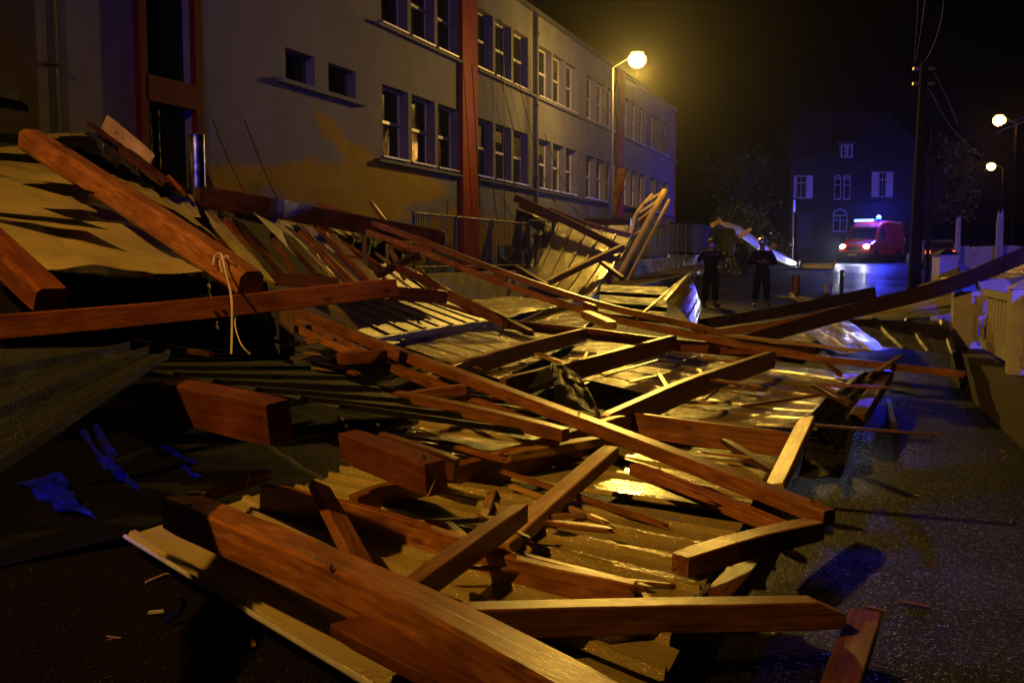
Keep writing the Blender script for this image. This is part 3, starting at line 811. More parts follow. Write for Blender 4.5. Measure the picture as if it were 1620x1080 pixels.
    b_ = bmesh.new(); bmesh.ops.create_uvsphere(b_, u_segments=14, v_segments=8, radius=0.14, matrix=Matrix.Translation((0.35, 0.55, 2.70))); link_bm('beacon_dome', b_, 'beacon_glow' if lights_on else 'beacon_dim', bc, smooth=True)
    # number on the side: "118"
    for s in (-1, 1):
        cu = bpy.data.curves.new('number', 'FONT'); cu.body = '118'; cu.size = 0.42; cu.extrude = 0.004; cu.align_x = 'CENTER'
        cu.materials.append(MATS['frame_white'])
        tmp = bpy.data.objects.new('tmp', cu); C.objects.link(tmp); me_ = bpy.data.meshes.new_from_object(tmp.evaluated_get(bpy.context.evaluated_depsgraph_get())); bpy.data.objects.remove(tmp)
        to = bpy.data.objects.new('side_number', me_); C.objects.link(to); to.parent = r
        to.location = (-2.15, s*0.985, 1.42); to.rotation_euler = (PI/2+s*0.08*(-1 if s < 0 else 1)*0+ (0.0), 0, 0 if s < 0 else PI)
    if lights_on:
        light('beacon_light', r, (0.35, 0.55, 3.05), beacon_e*0.8, BLU, 0.10)
        wm = Matrix.Translation(loc) @ Matrix.Rotation(rz, 4, 'Z'); o_ = wm @ Vector((0.35, 0.55, 3.05))
        for tgt, half, f in ((Vector((7.5, 53, 4.0)), 20, .9), (Vector((27, 74, 7.0)), 32, .3)):
            lo = light('aimed_blue_spot', r, (0, 0, 0), beacon_e*f, BLU, 0.06, 'SPOT', None, math.radians(half*2), .8)
            lo.parent = None; lo.location = o_; lo.rotation_euler = (tgt-o_).to_track_quat('-Z', 'Y').to_euler()
    else:
        # blue spots added at the beacon, each aimed at a surface to tint
        for tgt, half, f in ((Vector((6.7, 13, .95)), 2.8, 3.5), (Vector((11.2, 23, 1.7)), 4.0, 2.2), (Vector((-1.5, 28.0, 9.0)), 14, 1.0), (Vector((-2.95, 6.5, 0.0)), 3.4, .9), (Vector((8.0, 48, 7.3)), 8, 2.6)):
            o_ = Vector((0.0, -12.6, 2.95)); e_ = (tgt-o_).to_track_quat('-Z', 'Y').to_euler()
            lo = light('aimed_blue_spot', r, (0, 0, 0), beacon_e*f, BLU, 0.06, 'SPOT', None, math.radians(half*2), .6)
            lo.parent = None; lo.location = o_; lo.rotation_euler = e_
    if lights_on:
        for s in (-1, 1):
            light('headlight_light', r, (2.72, s*0.72, 0.93), 900, (0.95, 0.96, 1.0), 0.06, 'SPOT', (0, -PI/2+0.10, 0), math.radians(55), 0.9)
    return r
vp = P(1366, 415, 60); 
fire_van(Vector((20.9+1.2, 61.5, gz(60))), math.radians(-132), 'red fire van with headlights on and blue beacons flashing in front of the brick house', L_VAN, True)
fire_van(Vector((0.6, -13.0, 0)), math.radians(93), 'red fire van parked behind the photographer with its blue beacon on', L_C, False)

# ------------------------------------------------------------------ far brick house
HY = 74.0
house = empty('brick_house', P(1340, 412, HY)); house.location.z = 1.5; tag(house, 'dark brick house with pale shutters behind the fire van', 'house')
def HP(x, y, dy=0.0):
    p = P(x, y, HY); p.y -= dy; return p - house.location
def hbox(x0, y0, x1, y1, d0, d1, bm):
    a = HP(x0, y1); b = HP(x1, y0); box(bm, a.x, b.x, -d1, -d0, a.z, b.z)
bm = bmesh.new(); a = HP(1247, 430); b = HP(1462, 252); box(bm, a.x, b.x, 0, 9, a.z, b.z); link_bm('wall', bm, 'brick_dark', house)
bm = bmesh.new(); t = b.z
v = [bm.verts.new(p) for p in ((a.x-.4, -.4, t), (b.x+.4, -.4, t), (b.x+.4, 9.4, t), (a.x-.4, 9.4, t), (a.x+1.5, 3.5, t+4.0), (b.x-1.5, 3.5, t+4.0), (b.x-1.5, 5.5, t+4.0), (a.x+1.5, 5.5, t+4.0))]
for q in ((0, 1, 2, 3), (0, 4, 5, 1), (1, 5, 6, 2), (2, 6, 7, 3), (3, 7, 4, 0), (4, 7, 6, 5)): bm.faces.new([v[i] for i in q])
link_bm('roof', bm, 'slate_roof', house)
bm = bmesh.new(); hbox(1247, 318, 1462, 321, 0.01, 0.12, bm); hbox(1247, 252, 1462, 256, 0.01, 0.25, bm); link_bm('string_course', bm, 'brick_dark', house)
def hwin(x0, y0, x1, y1, arched=False, shutters=(0, 0), cols=2):
    f = bmesh.new(); e = 1.6
    hbox(x0, y0, x0+e, y1, 0.02, 0.10, f); hbox(x1-e, y0, x1, y1, 0.02, 0.10, f); hbox(x0+e, y1-e, x1-e, y1, 0.02, 0.10, f); hbox(x0+e, y0, x1-e, y0+e, 0.02, 0.10, f)
    if cols == 2: xm = (x0+x1)/2; hbox(xm-.7, y0+e, xm+.7, y1-e, 0.02, 0.09, f)
    hbox(x0+e, y0+(y1-y0)*.3, x1-e, y0+(y1-y0)*.3+1.1, 0.02, 0.085, f)
    if arched:
        c0 = HP((x0+x1)/2, y0); rr = (HP(x1, y0)-HP(x0, y0)).x/2; pts = []
        tube(f, [Vector((c0.x+rr*.93*math.cos(PI*k/8), -.06, c0.z+rr*.75*math.sin(PI*k/8))) for k in range(9)], 0.05, 5)
    w_ = link_bm('window', f, 'shutter_paint', house)
    f = bmesh.new(); hbox(x0+.5, y0+.5, x1-.5, y1-.5, 0.01, 0.03, f); link_bm('pane', f, 'window_glass', w_)
    for k, s in enumerate(shutters):
        if s:
            f = bmesh.new()
            xa, xb = (x0-s, x0-.2) if k == 0 else (x1+.2, x1+s)
            hbox(xa, y0, xb, y1, 0.02, 0.07, f)
            nn = 9
            for q in range(nn): yy = y0+(y1-y0)*(q+.3)/nn; hbox(xa+.8, yy, xb-.8, yy+1.0, 0.07, 0.085, f)
            link_bm('shutter', f, 'shutter_paint', house)
hwin(1259, 278, 1275, 314, False, (4, 11)); hwin(1319, 282, 1330, 316, True, cols=1); hwin(1334, 282, 1345, 316, True, cols=1)
hwin(1390, 272, 1401, 312, False, (12, 12)); hwin(1317, 340, 1340, 367, True)
# dormer
bm = bmesh.new(); a = HP(1325, 252); b = HP(1349, 228); box(bm, a.x, b.x, -.25, 2.6, a.z, b.z); box(bm, a.x-.15, b.x+.15, -.4, 2.6, b.z+.002, b.z+.15); link_bm('dormer', bm, 'slate_roof', house)
f = bmesh.new()
for x0, x1 in ((1328, 1337), (1338, 1347)):
    a = HP(x0, 250); b = HP(x1, 230)
    box(f, a.x, a.x+.07, -.32, -.26, a.z, b.z); box(f, b.x-.07, b.x, -.32, -.26, a.z, b.z); box(f, a.x+.07, b.x-.07, -.32, -.26, b.z-.07, b.z); box(f, a.x+.07, b.x-.07, -.32, -.26, a.z, a.z+.07)
link_bm('dormer_window', f, 'shutter_paint', house)
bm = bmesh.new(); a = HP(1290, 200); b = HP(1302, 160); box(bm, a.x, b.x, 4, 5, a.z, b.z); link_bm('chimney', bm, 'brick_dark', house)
# garden wall, gate pillar and sign left of the house
bm = bmesh.new(); base = P(1268, 413, 68); base.z = 1.45
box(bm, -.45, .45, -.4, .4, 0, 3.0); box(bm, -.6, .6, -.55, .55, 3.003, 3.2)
o = link_bm('gate_pillar', bm, 'brick_dark', loc=base); tag(o, 'dark brick gate pillar beside the round headed house door', 'pillar')
sp = P(1253, 418, 56); sp.z = gz(56); r = empty('road_sign', sp); tag(r, 'road sign on a thin post left of the brick house', 'road sign')
bm = bmesh.new(); tube(bm, [Vector((0, 0, 0)), Vector((0, 0, 3.6))], .04, 8); link_bm('post', bm, 'pole_grey', r)
bm = bmesh.new(); M = Matrix.Rotation(1.15, 4, 'Z'); box(bm, -.28, .28, -.065, -.045, 2.95, 3.6, M); link_bm('sign_plate', bm, 'sign_blue', r)
# dark van/car behind the pole
def parked_car(label, loc, rz):
    r = empty('parked_car', loc, rz); tag(r, label, 'car')
    out = [(2.0, .3), (2.05, .62), (1.1, .86), (.55, 1.38), (-1.2, 1.42), (-1.95, .95), (-2.0, .3)]
    bm = bmesh.new(); rows = []
    for y in (-.85, -.8, 0, .8, .85):
        rows.append([bm.verts.new((x*(1 if abs(y) < .84 else .97), y*(1-.15*max(0, z-.86)/.5), z)) for x, z in out])
    for a, b in zip(rows, rows[1:]):
        for k in range(len(out)): bm.faces.new((a[k], b[k], b[(k+1) % len(out)], a[(k+1) % len(out)]))
    bm.faces.new(rows[0]); bm.faces.new(rows[-1][::-1]); bmesh.ops.recalc_face_normals(bm, faces=bm.faces); link_bm('body', bm, 'black_rubber', r)
    for s in (-1, 1):
        bm = bmesh.new(); box(bm, -2.06, -2.0, s*.65-.12, s*.65+.12, .72, .88); link_bm('tail_light', bm, 'tail_glow', r)
        bm = bmesh.new(); box(bm, -1.0, .55, s*.80-.02, s*.80+.005, .95, 1.3); link_bm('side_window', bm, 'window_glass', r)
        for x in (1.25, -1.25):
            bm = bmesh.new(); lathe_y(bm, [(-.09, .2), (-.1, .29), (.1, .29), (.09, .2)], 16, Matrix.Translation((x, s*.78, .30))); link_bm('wheel', bm, 'black_rubber', r)
    bm = bmesh.new(); bm2 = bm; box(bm, -1.78, -1.30, -.6, .6, 1.0, 1.3); link_bm('rear_window', bm, 'window_glass', r)
parked_car('dark parked car with a red tail light behind the utility pole', Vector((P(1474, 400, 52).x, 52, gz(52))), math.radians(80))

# ------------------------------------------------------------------ bush and trees
def bush(label, loc, rad, h, n, name='bush', cat='bush', lm='leaf', ls=0.12, stems=8):
    r = empty(name, loc); tag(r, label, cat)
    bm = bmesh.new()
    for k in range(stems):
        a = random.random()*6.28; e = Vector((math.cos(a)*rad*.6, math.sin(a)*rad*.6, h*random.uniform(.6, .95)))
        tube(bm, [Vector((0, 0, 0)), e*.5+Vector((0, 0, .2)), e], [.05, .03, .012], 5)
    link_bm('stems', bm, 'bark', r)
    bm = bmesh.new()
    cl = [(Vector((random.gauss(0, .45)*rad, random.gauss(0, .45)*rad, h*random.uniform(.2, .95))), random.uniform(.25, .5)) for _ in range(22)]
    for k in range(n):
        c_, s = random.choice(cl); p = c_+Vector((random.gauss(0, 1), random.gauss(0, 1), random.gauss(0, 1)))*s*rad*.45
        if p.z < 0.02: continue
        d = Vector((random.gauss(0, 1), random.gauss(0, 1), random.gauss(.3, 1))).normalized(); q = d.cross(Vector((random.random(), random.random(), random.random()))).normalized()
        L = ls*random.uniform(.6, 1.5)
        bm.faces.new([bm.verts.new(v) for v in (p, p+d*L*.5+q*L*.22, p+d*L, p+d*L*.5-q*L*.22)])
    link_bm('foliage', bm, lm, r)
g = G(1185, 425, 0); bush('tangled shrub behind the bent roof strip', Vector((P(1185, 400, 52).x, 53, gz(53))), 1.9, 2.9, 5200, ls=.2)
bush('low pale shrub at the kerb between the two people', Vector((P(1160, 420, 44).x, 44, gz(44))), 1.2, 1.0, 1800, ls=.14)
def tree(label, loc, h, rad, n):
    r = empty('tree', loc); tag(r, label, 'tree', 'dark trees beyond the street')
    bm = bmesh.new(); tube(bm, [Vector((0, 0, -.2)), Vector((.1, 0, h*.3)), Vector((0, .1, h*.75))], [.28, .2, .06], 8)
    for k in range(9):
        a = random.random()*6.28; z = h*random.uniform(.3, .6); e = Vector((math.cos(a)*rad*.8, math.sin(a)*rad*.8, z+h*.22))
        tube(bm, [Vector((0, 0, z)), e*.5+Vector((0, 0, z*.5+.2)), e], [.1, .06, .02], 5)
    link_bm('trunk', bm, 'bark', r)
    bm = bmesh.new(); cl = [Vector((random.gauss(0, .5)*rad, random.gauss(0, .5)*rad, h*random.uniform(.4, .98))) for _ in range(34)]
    for k in range(n):
        p = random.choice(cl)+Vector((random.gauss(0, 1), random.gauss(0, 1), random.gauss(0, .8)))*rad*.2
        d = Vector((random.gauss(0, 1), random.gauss(0, 1), random.gauss(0, 1))).normalized(); q = d.cross(Vector((random.random(), random.random(), .3))).normalized(); L = random.uniform(.2, .42)
        bm.faces.new([bm.verts.new(v) for v in (p, p+d*L*.5+q*L*.3, p+d*L, p+d*L*.5-q*L*.3)])
    link_bm('crown', bm, 'leaf', r)
tree('dark bushy tree left of the brick house', Vector((19.0, 80, 1.5)), 8.5, 3.0, 5000)
tree('dark tree right of the brick house behind the pole', Vector((34.5, 84, 1.5)), 9.0, 3.4, 5000)

# ------------------------------------------------------------------ right side: walls and white fence
def gpost(base, w_, h, mat='white_paint', d=None):
    bm = bmesh.new(); d = d or w_
    box(bm, -w_/2, w_/2, -d/2, d/2, 0, h); return bm
b0 = P(1494, 445, 22); b0.z = gz(22)
root = empty('gate_pillar', b0); tag(root, 'white square gate pillar with dark cap right of the utility pole', 'pillar')
bm = gpost(b0, 0.40, P(0, 403, 22).z-b0.z); link_bm('shaft', bm, 'white_paint', root)
zz = P(0, 403, 22).z-b0.z; bm = bmesh.new()
v = [bm.verts.new(p) for p in ((-.25, -.25, zz+.002), (.25, -.25, zz+.002), (.25, .25, zz+.002), (-.25, .25, zz+.002), (0, 0, zz+.14))]
for q in ((3, 2, 1, 0), (0, 1, 4), (1, 2, 4), (2, 3, 4), (3, 0, 4)): bm.faces.new([v[i] for i in q])
link_bm('cap', bm, 'slate_roof', root)
# broken garden wall facing the camera
b0 = P(1516, 445, 23); b0.z = gz(23)
bm = bmesh.new(); zt = P(0, 389, 23).z-b0.z
top = [(0, 0.0), (0.22, 0), (0.25, -.02), (.30, -.06), (.36, -.02), (.8, 0), (1.25, .01), (1.5, -.03), (1.7, -.09), (1.8, -.02), (2.6, 0), (4.5, .03)]
poly = [(0, 0), (4.5, 0)] + [(x, zt+dz) for x, dz in reversed(top)]
M2 = Matrix(((1, 0, 0, 0), (0, 0, 1, 0), (0, 1, 0, 0), (0, 0, 0, 1)))
prism(bm, poly, M2, 0.16); bmesh.ops.recalc_face_normals(bm, faces=bm.faces)
o = link_bm('garden_wall', bm, 'white_paint', loc=b0); tag(o, 'pale garden wall with a chipped top edge beyond the white fence', 'wall')
for (x0, x1, yt, lab, jag) in ((1573, 1586, 344, 'upright broken board standing tall against the garden wall', 1), (1509, 1518, 352, 'thin splintered upright stake beside the white gate pillar', 0)):
    p = P((x0+x1)/2, 440, 22.6); p.z = gz(22.6); q = P((x0+x1)/2+3, yt, 22.6); wd = (x1-x0)*22.6/1575
    beam(lab, [p, q], wd, .04, 'white_paint', name='broken_board', cat='board', group='broken uprights by the garden wall', splinter=(0, .12), roll=PI/2, taper=.8)
# white fence close by: low wall, posts, picket panels
FA = Vector((6.22, 13.3, 0)); FD = Vector((-0.95, -3.03, 0)).normalized(); FB = Vector((5.1, 10.27, 0))
def FP(t, z, out=0.0): return FA+FD*t+Vector((FD.y, -FD.x, 0))*out+Vector((0, 0, z))
bm = bmesh.new(); MF = Matrix.Identity(4); MF.col[0] = (FD.x, FD.y, 0, 0); MF.col[1] = (-FD.y, FD.x, 0, 0); MF.col[3] = (0, 0, 0, 1)
box(bm, -0.25, 9, -0.28, .25, 0, .45, MF)
bmesh.ops.subdivide_edges(bm, edges=bm.edges[:], cuts=6, use_grid_fill=True)
o = link_bm('fence_base_wall', bm, 'ledge_slate', loc=FA); tag(o, 'low dark wall carrying the white fence at the right', 'low wall')
fence = empty('white_fence', FA+Vector((0, 0, .45))); tag(fence, 'white picket fence with a smashed first panel and thick posts', 'fence')
def fpost(t, w_=.24, h=.88, jag=False):
    bm = bmesh.new(); M = MF @ Matrix.Translation((t, 0, 0)); 
    box(bm, -w_/2, w_/2, -w_/2-(.16 if jag else 0), w_/2, 0.002, h, M)
    if not jag:
        v = [bm.verts.new(M @ Vector(p)) for p in ((-.14, -.14, h+.002), (.14, -.14, h+.002), (.14, .14, h+.002), (-.14, .14, h+.002), (0, 0, h+.10))]
        for q in ((3, 2, 1, 0), (0, 1, 4), (1, 2, 4), (2, 3, 4), (3, 0, 4)): bm.faces.new([v[i] for i in q])
    else:
        bmesh.ops.subdivide_edges(bm, edges=bm.edges[:], cuts=5, use_grid_fill=True)
        for v in bm.verts:
            if v.co.z > h-.2: v.co.z -= abs(noise.noise(v.co*9))*.18
    link_bm('post', bm, 'white_paint', fence)
fpost(0.0, .30, .90, True); fpost(3.17); fpost(6.4)
def panel(t0, t1, lean, broken=False):
    bm = bmesh.new(); M = MF
    for z0, z1 in ((.10, .20), (.74, .82)):
        if broken: box(bm, t0+.9, t1, -.03+lean, .03+lean, z0, z1, M)
        else: box(bm, t0, t1, -.03, .03, z0, z1, M)
    n = int((t1-t0)/.21)
    for k in range(n):
        t = t0+(k+.5)*(t1-t0)/n; hh = .74
        L = lean*(1 if broken else 0)
        if broken and k < 5:
            Mk = M @ Matrix.Translation((t, L, .14)) @ Matrix.Rotation(random.uniform(-.6, .6), 4, 'Y') @ Matrix.Rotation(random.uniform(-.3, .3), 4, 'X')
            box(bm, -.05, .05, -.015, .015, 0, random.uniform(.3, .62), Mk)
        else: box(bm, t-.045, t+.045, -.012+L, .012+L, .201, .739, M)
    link_bm('picket_panel', bm, 'white_paint', fence)
panel(.16, 3.04, -.06, True); panel(3.31, 6.27, 0); panel(6.54, 9.0, 0)
# ragged fragment lying on top of the first post
def shard(label, p, sx, sy, t, rot, mat='white_paint', name='broken_slab', cat='slab', group='broken pieces by the fence'):
    bm = bmesh.new(); pts = []
    for k in range(11):
        a = 2*PI*k/11; e = 1+.25*noise.noise(Vector((k*3.3, p.x, p.y))); pts.append((sx*math.copysign(abs(math.cos(a))**.5, math.cos(a))*e, sy*math.copysign(abs(math.sin(a))**.5, math.sin(a))*e))
    prism(bm, pts, Matrix.Identity(4), t); bmesh.ops.recalc_face_normals(bm, faces=bm.faces)
    o = link_bm(name, bm, mat, loc=p); o.rotation_euler = rot; tag(o, label, cat, group); return o
shard('white broken slab perched behind the first fence post', P(1572, 452, 13.0), .21, .09, .04, (PI/2-.1, 0, -.05))
shard('white torn plank hanging in the smashed fence panel', P(1562, 480, 12.6), .06, .17, .03, (PI/2, .7, .2))
shard('white cracked piece low in the smashed fence panel', P(1562, 520, 12.3), .06, .15, .03, (PI/2, -.15, .2))

# ------------------------------------------------------------------ people
def skin_body(name, joints, edges, mat, parent, sub=2):
    me = bpy.data.meshes.new(name); keys = list(joints); idx = {k: i for i, k in enumerate(keys)}
    me.from_pydata([joints[k][0] for k in keys], [(idx[a], idx[b]) for a, b in edges], [])
    me.materials.append(MATS[mat])
    o = bpy.data.objects.new(name, me); C.objects.link(o); o.parent = parent
    md = o.modifiers.new('skin', 'SKIN'); md.use_smooth_shade = True
    sk = me.skin_vertices[0].data
    for k in keys:
        rr = joints[k][1]; sk[idx[k]].radius = rr if isinstance(rr, tuple) else (rr, rr)
    sk[0].use_root = True
    sb = o.modifiers.new('sub', 'SUBSURF'); sb.levels = sub; sb.render_levels = sub
    return o
def person(label, loc, rz, sleeves_short, helmet, larm, rarm, headpitch=0.0, lean=0.0, legs=((-.12, 0), (.12, 0))):
    """faces -Y locally; larm/rarm: elbow, wrist positions"""
    r = empty('person', loc, rz); tag(r, label, 'person'); r.scale = (1.13, 1.1, 1.0)
    V = Vector
    J = {'pelvis': (V((0, 0, .96)), (.15, .11)), 'waist': (V((0, 0, 1.12)), (.135, .10)), 'chest': (V((0, 0, 1.32)), (.165, .115)), 'neckb': (V((0, .01, 1.46)), (.075, .07)),
         'neck': (V((0, 0, 1.53)), .052), 'jaw': (V((0, -.015, 1.59)), (.062, .075)), 'head': (V((0, 0, 1.67)), (.075, .092)), 'crown': (V((0, .005, 1.735)), (.06, .07))}
    E = [('pelvis', 'waist'), ('waist', 'chest'), ('chest', 'neckb'), ('neckb', 'neck'), ('neck', 'jaw'), ('jaw', 'head'), ('head', 'crown')]
    for sgn, nm, (el, wr), (fx, fy) in ((-1, 'r', rarm, legs[0]), (1, 'l', larm, legs[1])):
        sh = V((sgn*.195, .01, 1.40)); el = V(el); wr = V(wr)
        J['sh'+nm] = (sh, .062); J['el'+nm] = (el, .045); J['wr'+nm] = (wr, (.028, .034))
        d = (wr-el).normalized(); palm = wr+d*.075; J['pa'+nm] = (palm, (.020, .036))
        E += [('chest', 'sh'+nm), ('sh'+nm, 'el'+nm), ('el'+nm, 'wr'+nm), ('wr'+nm, 'pa'+nm)]
        side = d.cross(V((1, 0, 0))); side = side.normalized() if side.length > .2 else V((0, 1, 0))
        bend = d.cross(side)
        for f, (off, ln) in enumerate(((-.030, .062), (-.010, .075), (.010, .070), (.028, .055))):
            a = palm+side*off+d*.015; b = a+d*ln*.6; c_ = b+(d*.6+V((-sgn*.6, 0, 0))).normalized()*ln*.45
            J['f%d%sa' % (f, nm)] = (a, .0095); J['f%d%sb' % (f, nm)] = (b, .0085); J['f%d%sc' % (f, nm)] = (c_, .007)
            E += [('pa'+nm, 'f%d%sa' % (f, nm)), ('f%d%sa' % (f, nm), 'f%d%sb' % (f, nm)), ('f%d%sb' % (f, nm), 'f%d%sc' % (f, nm))]
        a = wr+d*.03+side*-.035; b = a+d*.03+side*-.02; J['t%sa' % nm] = (a, .011); J['t%sb' % nm] = (b, .0085); E += [('wr'+nm, 't%sa' % nm), ('t%sa' % nm, 't%sb' % nm)]
        hip = V((sgn*.09, 0, .90)); kn = V((sgn*.09+(fx-sgn*.09)*.5, -.02+fy*.5, .50)); an = V((fx, .02+fy, .09)); toe = V((fx+sgn*.03, -.15+fy, .035))
        J['hp'+nm] = (hip, .095); J['kn'+nm] = (kn, .058); J['cf'+nm] = (kn.lerp(an, .35)+V((0, .02, 0)), .055); J['an'+nm] = (an, .036); J['to'+nm] = (toe, (.04, .028))
        E += [('pelvis', 'hp'+nm), ('hp'+nm, 'kn'+nm), ('kn'+nm, 'cf'+nm), ('cf'+nm, 'an'+nm), ('an'+nm, 'to'+nm)]
    if headpitch:
        for k in ('jaw', 'head', 'crown'):
            p, rr = J[k]; q = p-V((0, 0, 1.53)); J[k] = (V((0, 0, 1.53))+Matrix.Rotation(headpitch, 3, 'X') @ q, rr)
    body = skin_body('body', J, E, 'skin', r)
    def sub(keys, grow, ed, mat, name, over=None):
        jj = {}
        for k in keys:
            p, rr = J[k]; rr = rr if isinstance(rr, tuple) else (rr, rr); jj[k] = (p, (rr[0]+grow, rr[1]+grow))
        if over: jj.update(over)
        return skin_body(name, jj, ed, mat, r)
    # shirt / jacket
    keys = ['chest', 'waist', 'pelvis', 'neckb', 'shr', 'shl']; ed = [('chest', 'waist'), ('waist', 'pelvis'), ('pelvis', 'hem0'), ('chest', 'neckb'), ('chest', 'shr'), ('chest', 'shl')]
    ov = {'hem0': (V((0, 0, .86)), (.18, .14))}
    for nm in 'rl':
        if sleeves_short:
            m_ = J['sh'+nm][0].lerp(J['el'+nm][0], .8); ov['sl'+nm] = (m_, .070); ed.append(('sh'+nm, 'sl'+nm))
        else:
            keys.append('el'+nm); ov['cuff'+nm] = (J['wr'+nm][0].lerp(J['el'+nm][0], .12), .048); ed += [('sh'+nm, 'el'+nm), ('el'+nm, 'cuff'+nm)]
    sub(keys, .022 if sleeves_short else .034, ed, 'cloth_navy', 'shirt' if sleeves_short else 'jacket', ov)
    # trousers
    ov = {'wst': (V((0, 0, 1.10)), (.15, .115))}; ed = [('pelvis', 'wst'), ('pelvis', 'hpr'), ('pelvis', 'hpl')]
    for nm in 'rl':
        ov['hem'+nm] = (J['an'+nm][0]+V((0, 0, .06)), .088); ed += [('hp'+nm, 'kn'+nm), ('kn'+nm, 'hem'+nm)]
    sub(['pelvis', 'hpr', 'hpl', 'knr', 'knl'], .034, ed, 'cloth_navy', 'trousers', ov)
    for nm in 'rl':
        an, toe = J['an'+nm][0], J['to'+nm][0]
        skin_body('boot', {'a': (an+V((0, 0, .10)), .052), 'b': (an+V((0, .01, -.03)), (.052, .055)), 'c': (toe+V((0, .02, .015)), (.055, .045)), 'd': (toe+V((0, -.04, .01)), (.045, .035))},
                  [('a', 'b'), ('b', 'c'), ('c', 'd')], 'boot_leather', r)
    hc = J['head'][0]; HR = Matrix.Rotation(headpitch, 4, 'X')
    def hsph(name, c_, sc_, mat, cut=None, flip=False):
        bm = bmesh.new(); bmesh.ops.create_uvsphere(bm, u_segments=20, v_segments=14, radius=1)
        if cut is not None: bmesh.ops.delete(bm, geom=[v for v in bm.verts if cut(v.co)], context='VERTS')
        for v in bm.verts: v.co = Vector((v.co.x*sc_[0], v.co.y*sc_[1], v.co.z*sc_[2]))
        T = Matrix.Translation(hc) @ HR @ Matrix.Translation(c_)
        bmesh.ops.transform(bm, matrix=T, verts=bm.verts)
        o = link_bm(name, bm, mat, r, smooth=True); 
        if cut is not None:
            md = o.modifiers.new('t', 'SOLIDIFY'); md.thickness = .006
        return o
    # face: nose, eyes, ears, mouth
    hsph('nose', Vector((0, -.098, -.02)), (.014, .02, .026), 'skin')
    for s in (-1, 1):
        hsph('eye', Vector((s*.032, -.088, .005)), (.012, .008, .008), 'black_rubber'); hsph('ear', Vector((s*.080, .01, -.01)), (.012, .022, .033), 'skin')
    hsph('mouth', Vector((0, -.088, -.065)), (.024, .008, .007), 'pilaster_red')
    hsph('hair', Vector((0, .012, .02)), (.088, .108, .105), 'hair_dark', cut=lambda c_: c_.z < -.05 and c_.y < 0.1 or (c_.y < -.45 and c_.z < .55) or c_.z < -.6)
    if helmet:
        h_ = hsph('helmet', Vector((0, .01, .035)), (.125, .145, .125), 'helmet_silver', cut=lambda c_: c_.z < -.12)
        bm = bmesh.new(); T = Matrix.Translation(hc) @ HR @ Matrix.Translation((0, .005, .02))
        pts = [T @ Vector((.135*math.cos(2*PI*k/24), .162*math.sin(2*PI*k/24), 0)) for k in range(25)]; tube(bm, pts, .012, 6, False); link_bm('brim', bm, 'helmet_silver', h_)
        bm = bmesh.new(); box(bm, -.012, .012, -.13, .13, .15, .17, T @ Matrix.Translation((0, 0, -.012))); link_bm('crest', bm, 'helmet_silver', h_)
    else:
        hsph('face_mask', Vector((0, -.055, -.052)), (.062, .062, .05), 'mask_blue', cut=lambda c_: c_.y > .1)
    return r
p1 = P(1124, 487, 26); p1.z = gz(26)
person('person in dark short-sleeved clothes wearing a pale face mask beside the railing', p1, .12, True, False,
       ((.36, .02, 1.16), (.30, -.20, 1.22)), ((-.33, .03, 1.12), (-.40, -.06, .86)), 0.0, legs=((-.15, 0), (.13, .05)))
bm = bmesh.new(); tube(bm, [Vector((.205*math.cos(2*PI*k/20), .155*math.sin(2*PI*k/20)+.0, 1.385-.02*math.cos(2*PI*k/20)**2)) for k in range(21)], .006, 5, False)
bo = link_bm('reflective_band', bm, 'shutter_paint', bpy.data.objects['person'])
p2 = P(1204, 483, 26.3); p2.z = gz(26.3)
person('person in dark jacket and silver helmet looking down at their hands', p2, -.1, False, True,
       ((.30, .0, 1.14), (.07, -.26, 1.17)), ((-.30, .0, 1.14), (-.06, -.26, 1.19)), 0.28, legs=((-.14, 0), (.13, 0)))
bm = bmesh.new(); box(bm, -.035, .035, -.006, .006, -.07, .07); 
o = link_bm('phone', bm, 'black_rubber', loc=p2+Vector((0.0, -.34, 1.22))); o.rotation_euler = (-.7, 0, 0); tag(o, 'small dark device held by the helmeted person', 'device')
bm = bmesh.new(); box(bm, -.02, .02, -.015, .015, -.10, .08); tube(bm, [Vector((0.01, 0, .08)), Vector((.01, 0, .17))], .005, 5)
o = link_bm('radio', bm, 'black_rubber', loc=p1+Vector((-.405, -.10, .78))); tag(o, 'black radio in the hand of the masked person', 'radio')

# bollard and small street things
b0 = P(1331, 470, 27); b0.z = gz(27)
bm = bmesh.new(); hh = P(0, 427, 27).z-b0.z; tube(bm, [Vector((0, 0, 0)), Vector((0, 0, hh*.85)), Vector((0, 0, hh*.86)), Vector((0, 0, hh*.9)), Vector((0, 0, hh*.91)), Vector((0, 0, hh))], [.055, .055, .045, .045, .055, .05], 12)
o = link_bm('bollard', bm, 'black_rubber', loc=b0); tag(o, 'thin black bollard in front of the headlight reflection', 'bollard')
b0 = G(1310, 463); bm = bmesh.new(); bmesh.ops.create_cone(bm, cap_ends=True, segments=16, radius1=.11, radius2=.14, depth=.26, matrix=Matrix.Translation((0, 0, .13)))
tube(bm, [Vector((.14*math.cos(a*PI/8), 0, .26+.1*math.sin(a*PI/8))) for a in range(9)], .006, 4)
o = link_bm('bucket', bm, 'white_paint', loc=b0); tag(o, 'small pale bucket on the road left of the bollard', 'bucket')

# ------------------------------------------------------------------ the wreck: metal sheets
def H(x, y, z):
    d = ray(x, y); k = (z-CAMZ)/d.z; return Vector((0, 0, CAMZ))+d*k
S = sheet
